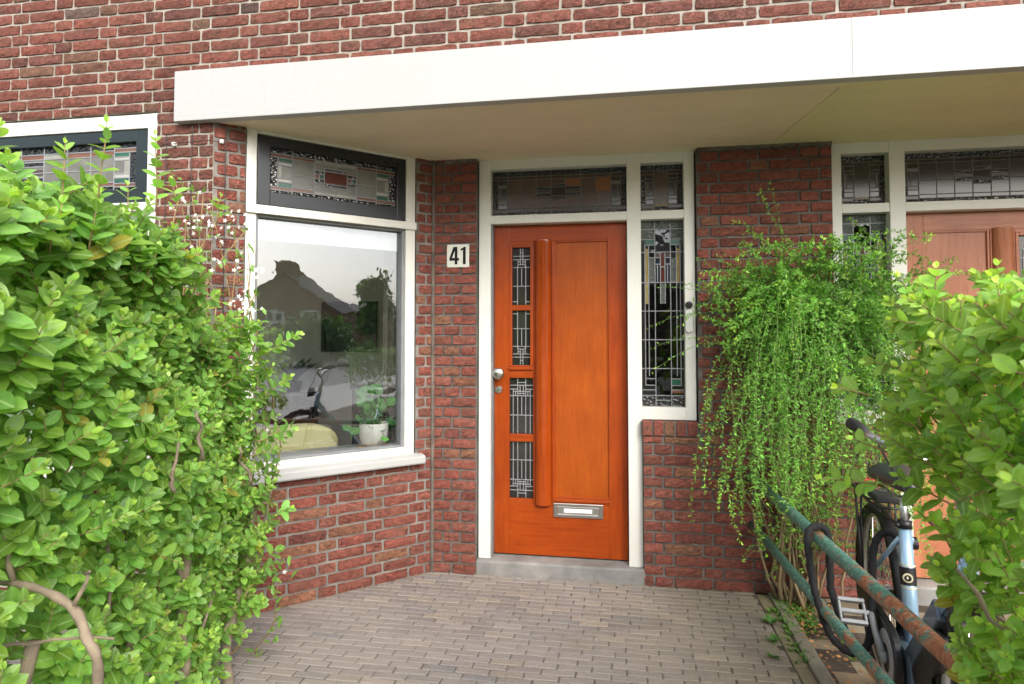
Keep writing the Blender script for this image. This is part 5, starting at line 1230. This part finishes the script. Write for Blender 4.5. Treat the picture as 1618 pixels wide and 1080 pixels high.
def far_house(x0, x1, y0, y1, eave, ridge, lb, gable_x=True, dormers=(), chim=()):
    t = thing('far_house', lb, 'house', ((x0 + x1) / 2, (y0 + y1) / 2, -.03)); mb = MB(); mb.box(ident, (x0, y0, -.03), (x1, y1, eave))
    if gable_x:     # gable end faces -x
        ym = (y0 + y1) / 2; mb.add([(x0, y0, eave), (x0, y1, eave), (x0, ym, ridge), (x1, y0, eave), (x1, y1, eave), (x1, ym, ridge)], [(0, 1, 2), (3, 4, 5)])
        w = mb.build('wall', HWALL, t); rf = MB()
        for yy_ in (y0 - .2, y1 + .2): rf.add([(x0 - .2, yy_, eave - .1), (x1 + .2, yy_, eave - .1), (x1 + .2, ym, ridge + .1), (x0 - .2, ym, ridge + .1)], [(0, 1, 2, 3)])
    else:
        xm = (x0 + x1) / 2; mb.add([(x0, y0, eave), (x1, y0, eave), (xm, y0, ridge), (x0, y1, eave), (x1, y1, eave), (xm, y1, ridge)], [(0, 1, 2), (3, 4, 5)]); w = mb.build('wall', HWALL, t); rf = MB()
        for xx in (x0 - .2, x1 + .2): rf.add([(xx, y0 - .2, eave - .1), (xx, y1 + .2, eave - .1), (xm, y1 + .2, ridge + .1), (xm, y0 - .2, ridge + .1)], [(0, 1, 2, 3)])
    rf = rf.build('roof', ROOFM, t, recalc=False)
    for (cx, cy, cz, s_) in chim: mb = MB(); mb.box(ident, (cx, cy, cz - 1.6), (cx + s_, cy + s_, cz)); mb.build('chimney', HWALL, rf)
    for (ax_, ay, az, w_, h_) in dormers:
        mb = MB(); mb.box(ident, (ax_, ay - w_ / 2, az), (ax_ + 1.6, ay + w_ / 2, az + h_)); dm = mb.build('dormer', DWH, t)
        mb = MB(); mb.box(ident, (ax_ - .03, ay - w_ / 2 + .25, az + .25), (ax_, ay - .1, az + h_ - .2)); mb.box(ident, (ax_ - .03, ay + .1, az + .25), (ax_, ay + w_ / 2 - .25, az + h_ - .2)); mb.build('dormer_window', P['dark'], dm)
far_house(47, 51, -30, -19.5, 3.8, 7.3, 'brown brick house with a steep gable and broad chimney across the street', True, ((46.9, -22.0, 2.6, 1.8, 1.3), (46.9, -25.4, 2.6, 1.8, 1.3)), ((47.1, -25.6, 8.3, 1.7), (49.6, -25.3, 7.6, .9)))
far_house(60, 72, -33, 3, 2.9, 5.3, 'long low row of houses with white dormers at the end of the street', False, ((59.7, -26.5, 2.6, 3.2, 1.7), (59.7, -22.2, 2.7, 2.6, 1.7), (59.7, -16.5, 2.6, 3.0, 1.6)), ((65.5, -24.5, 7.0, .9),))
def row_house(x0, x1, lb):
    t = thing('far_house', lb, 'house', ((x0 + x1) / 2, -26, -.03)); mb = MB(); mb.box(ident, (x0, -30, -.03), (x1, -21, 4.3)); mb.build('wall', HWALL, t)
    rf = MB(); rf.add([(x0, -20.6, 4.2), (x1, -20.6, 4.2), (x1, -25.5, 7.0), (x0, -25.5, 7.0)], [(0, 1, 2, 3)]); rf.add([(x0, -30.4, 4.2), (x1, -30.4, 4.2), (x1, -25.5, 7.0), (x0, -25.5, 7.0)], [(0, 1, 2, 3)]); rf.build('roof', ROOFM, t, recalc=False)
    k = 0
    while x0 + 1 + k * 2.4 < x1 - 1.6:
        xx = x0 + 1 + k * 2.4; k += 1
        for z in (.7, 2.5): mb = MB(); mb.box(ident, (xx, -21.0, z), (xx + 1.6, -20.93, z + 1.5)); w = mb.build('window', DWH, t); mb = MB(); mb.box(ident, (xx + .12, -20.93, z + .12), (xx + 1.48, -20.91, z + 1.38)); mb.build('pane', P['dark'], w)
row_house(-34, -12, 'brick row house straight across the street on the left, seen only as a reflection')
row_house(-11.6, 12, 'brick row house straight across the street facing the orange door, seen only as a reflection')
tree(-1.5, -15.2, 6.5, 2.3, 51, 'round street tree straight across from the orange door'); tree(-9, -15.2, 6.0, 2.2, 52, 'round street tree across the street left of the orange door'); tree(7.5, -15.4, 5.6, 2.0, 53, 'round street tree across the street right of the orange door')
# clipped hedge beside the far pavement and the parked car
hedge_far = thing('garden_hedge', 'long clipped garden hedge along the far side of the street', 'hedge', (22, -15, -.03)); lv = LV(); r = random.Random(3)
for i in range(7000): x = r.uniform(4, 60); y = -14.2 - .7 * r.random(); z = 1.05 * r.random() ** .6; lv.add((x, y, z), rv(r), Vector((0, .5, 1)), .18, (.9 + .8 * r.random(),) * 3)
for i in range(2500): y = r.uniform(-3.2, -.9); x = 13 + .6 * r.random(); lv.add((x, y, 1.1 * r.random() ** .6), rv(r), Vector((-.5, 0, 1)), .12, (1.3 + .9 * r.random(),) * 3)
lv.build('leaves', SLIM, TREEL, hedge_far)
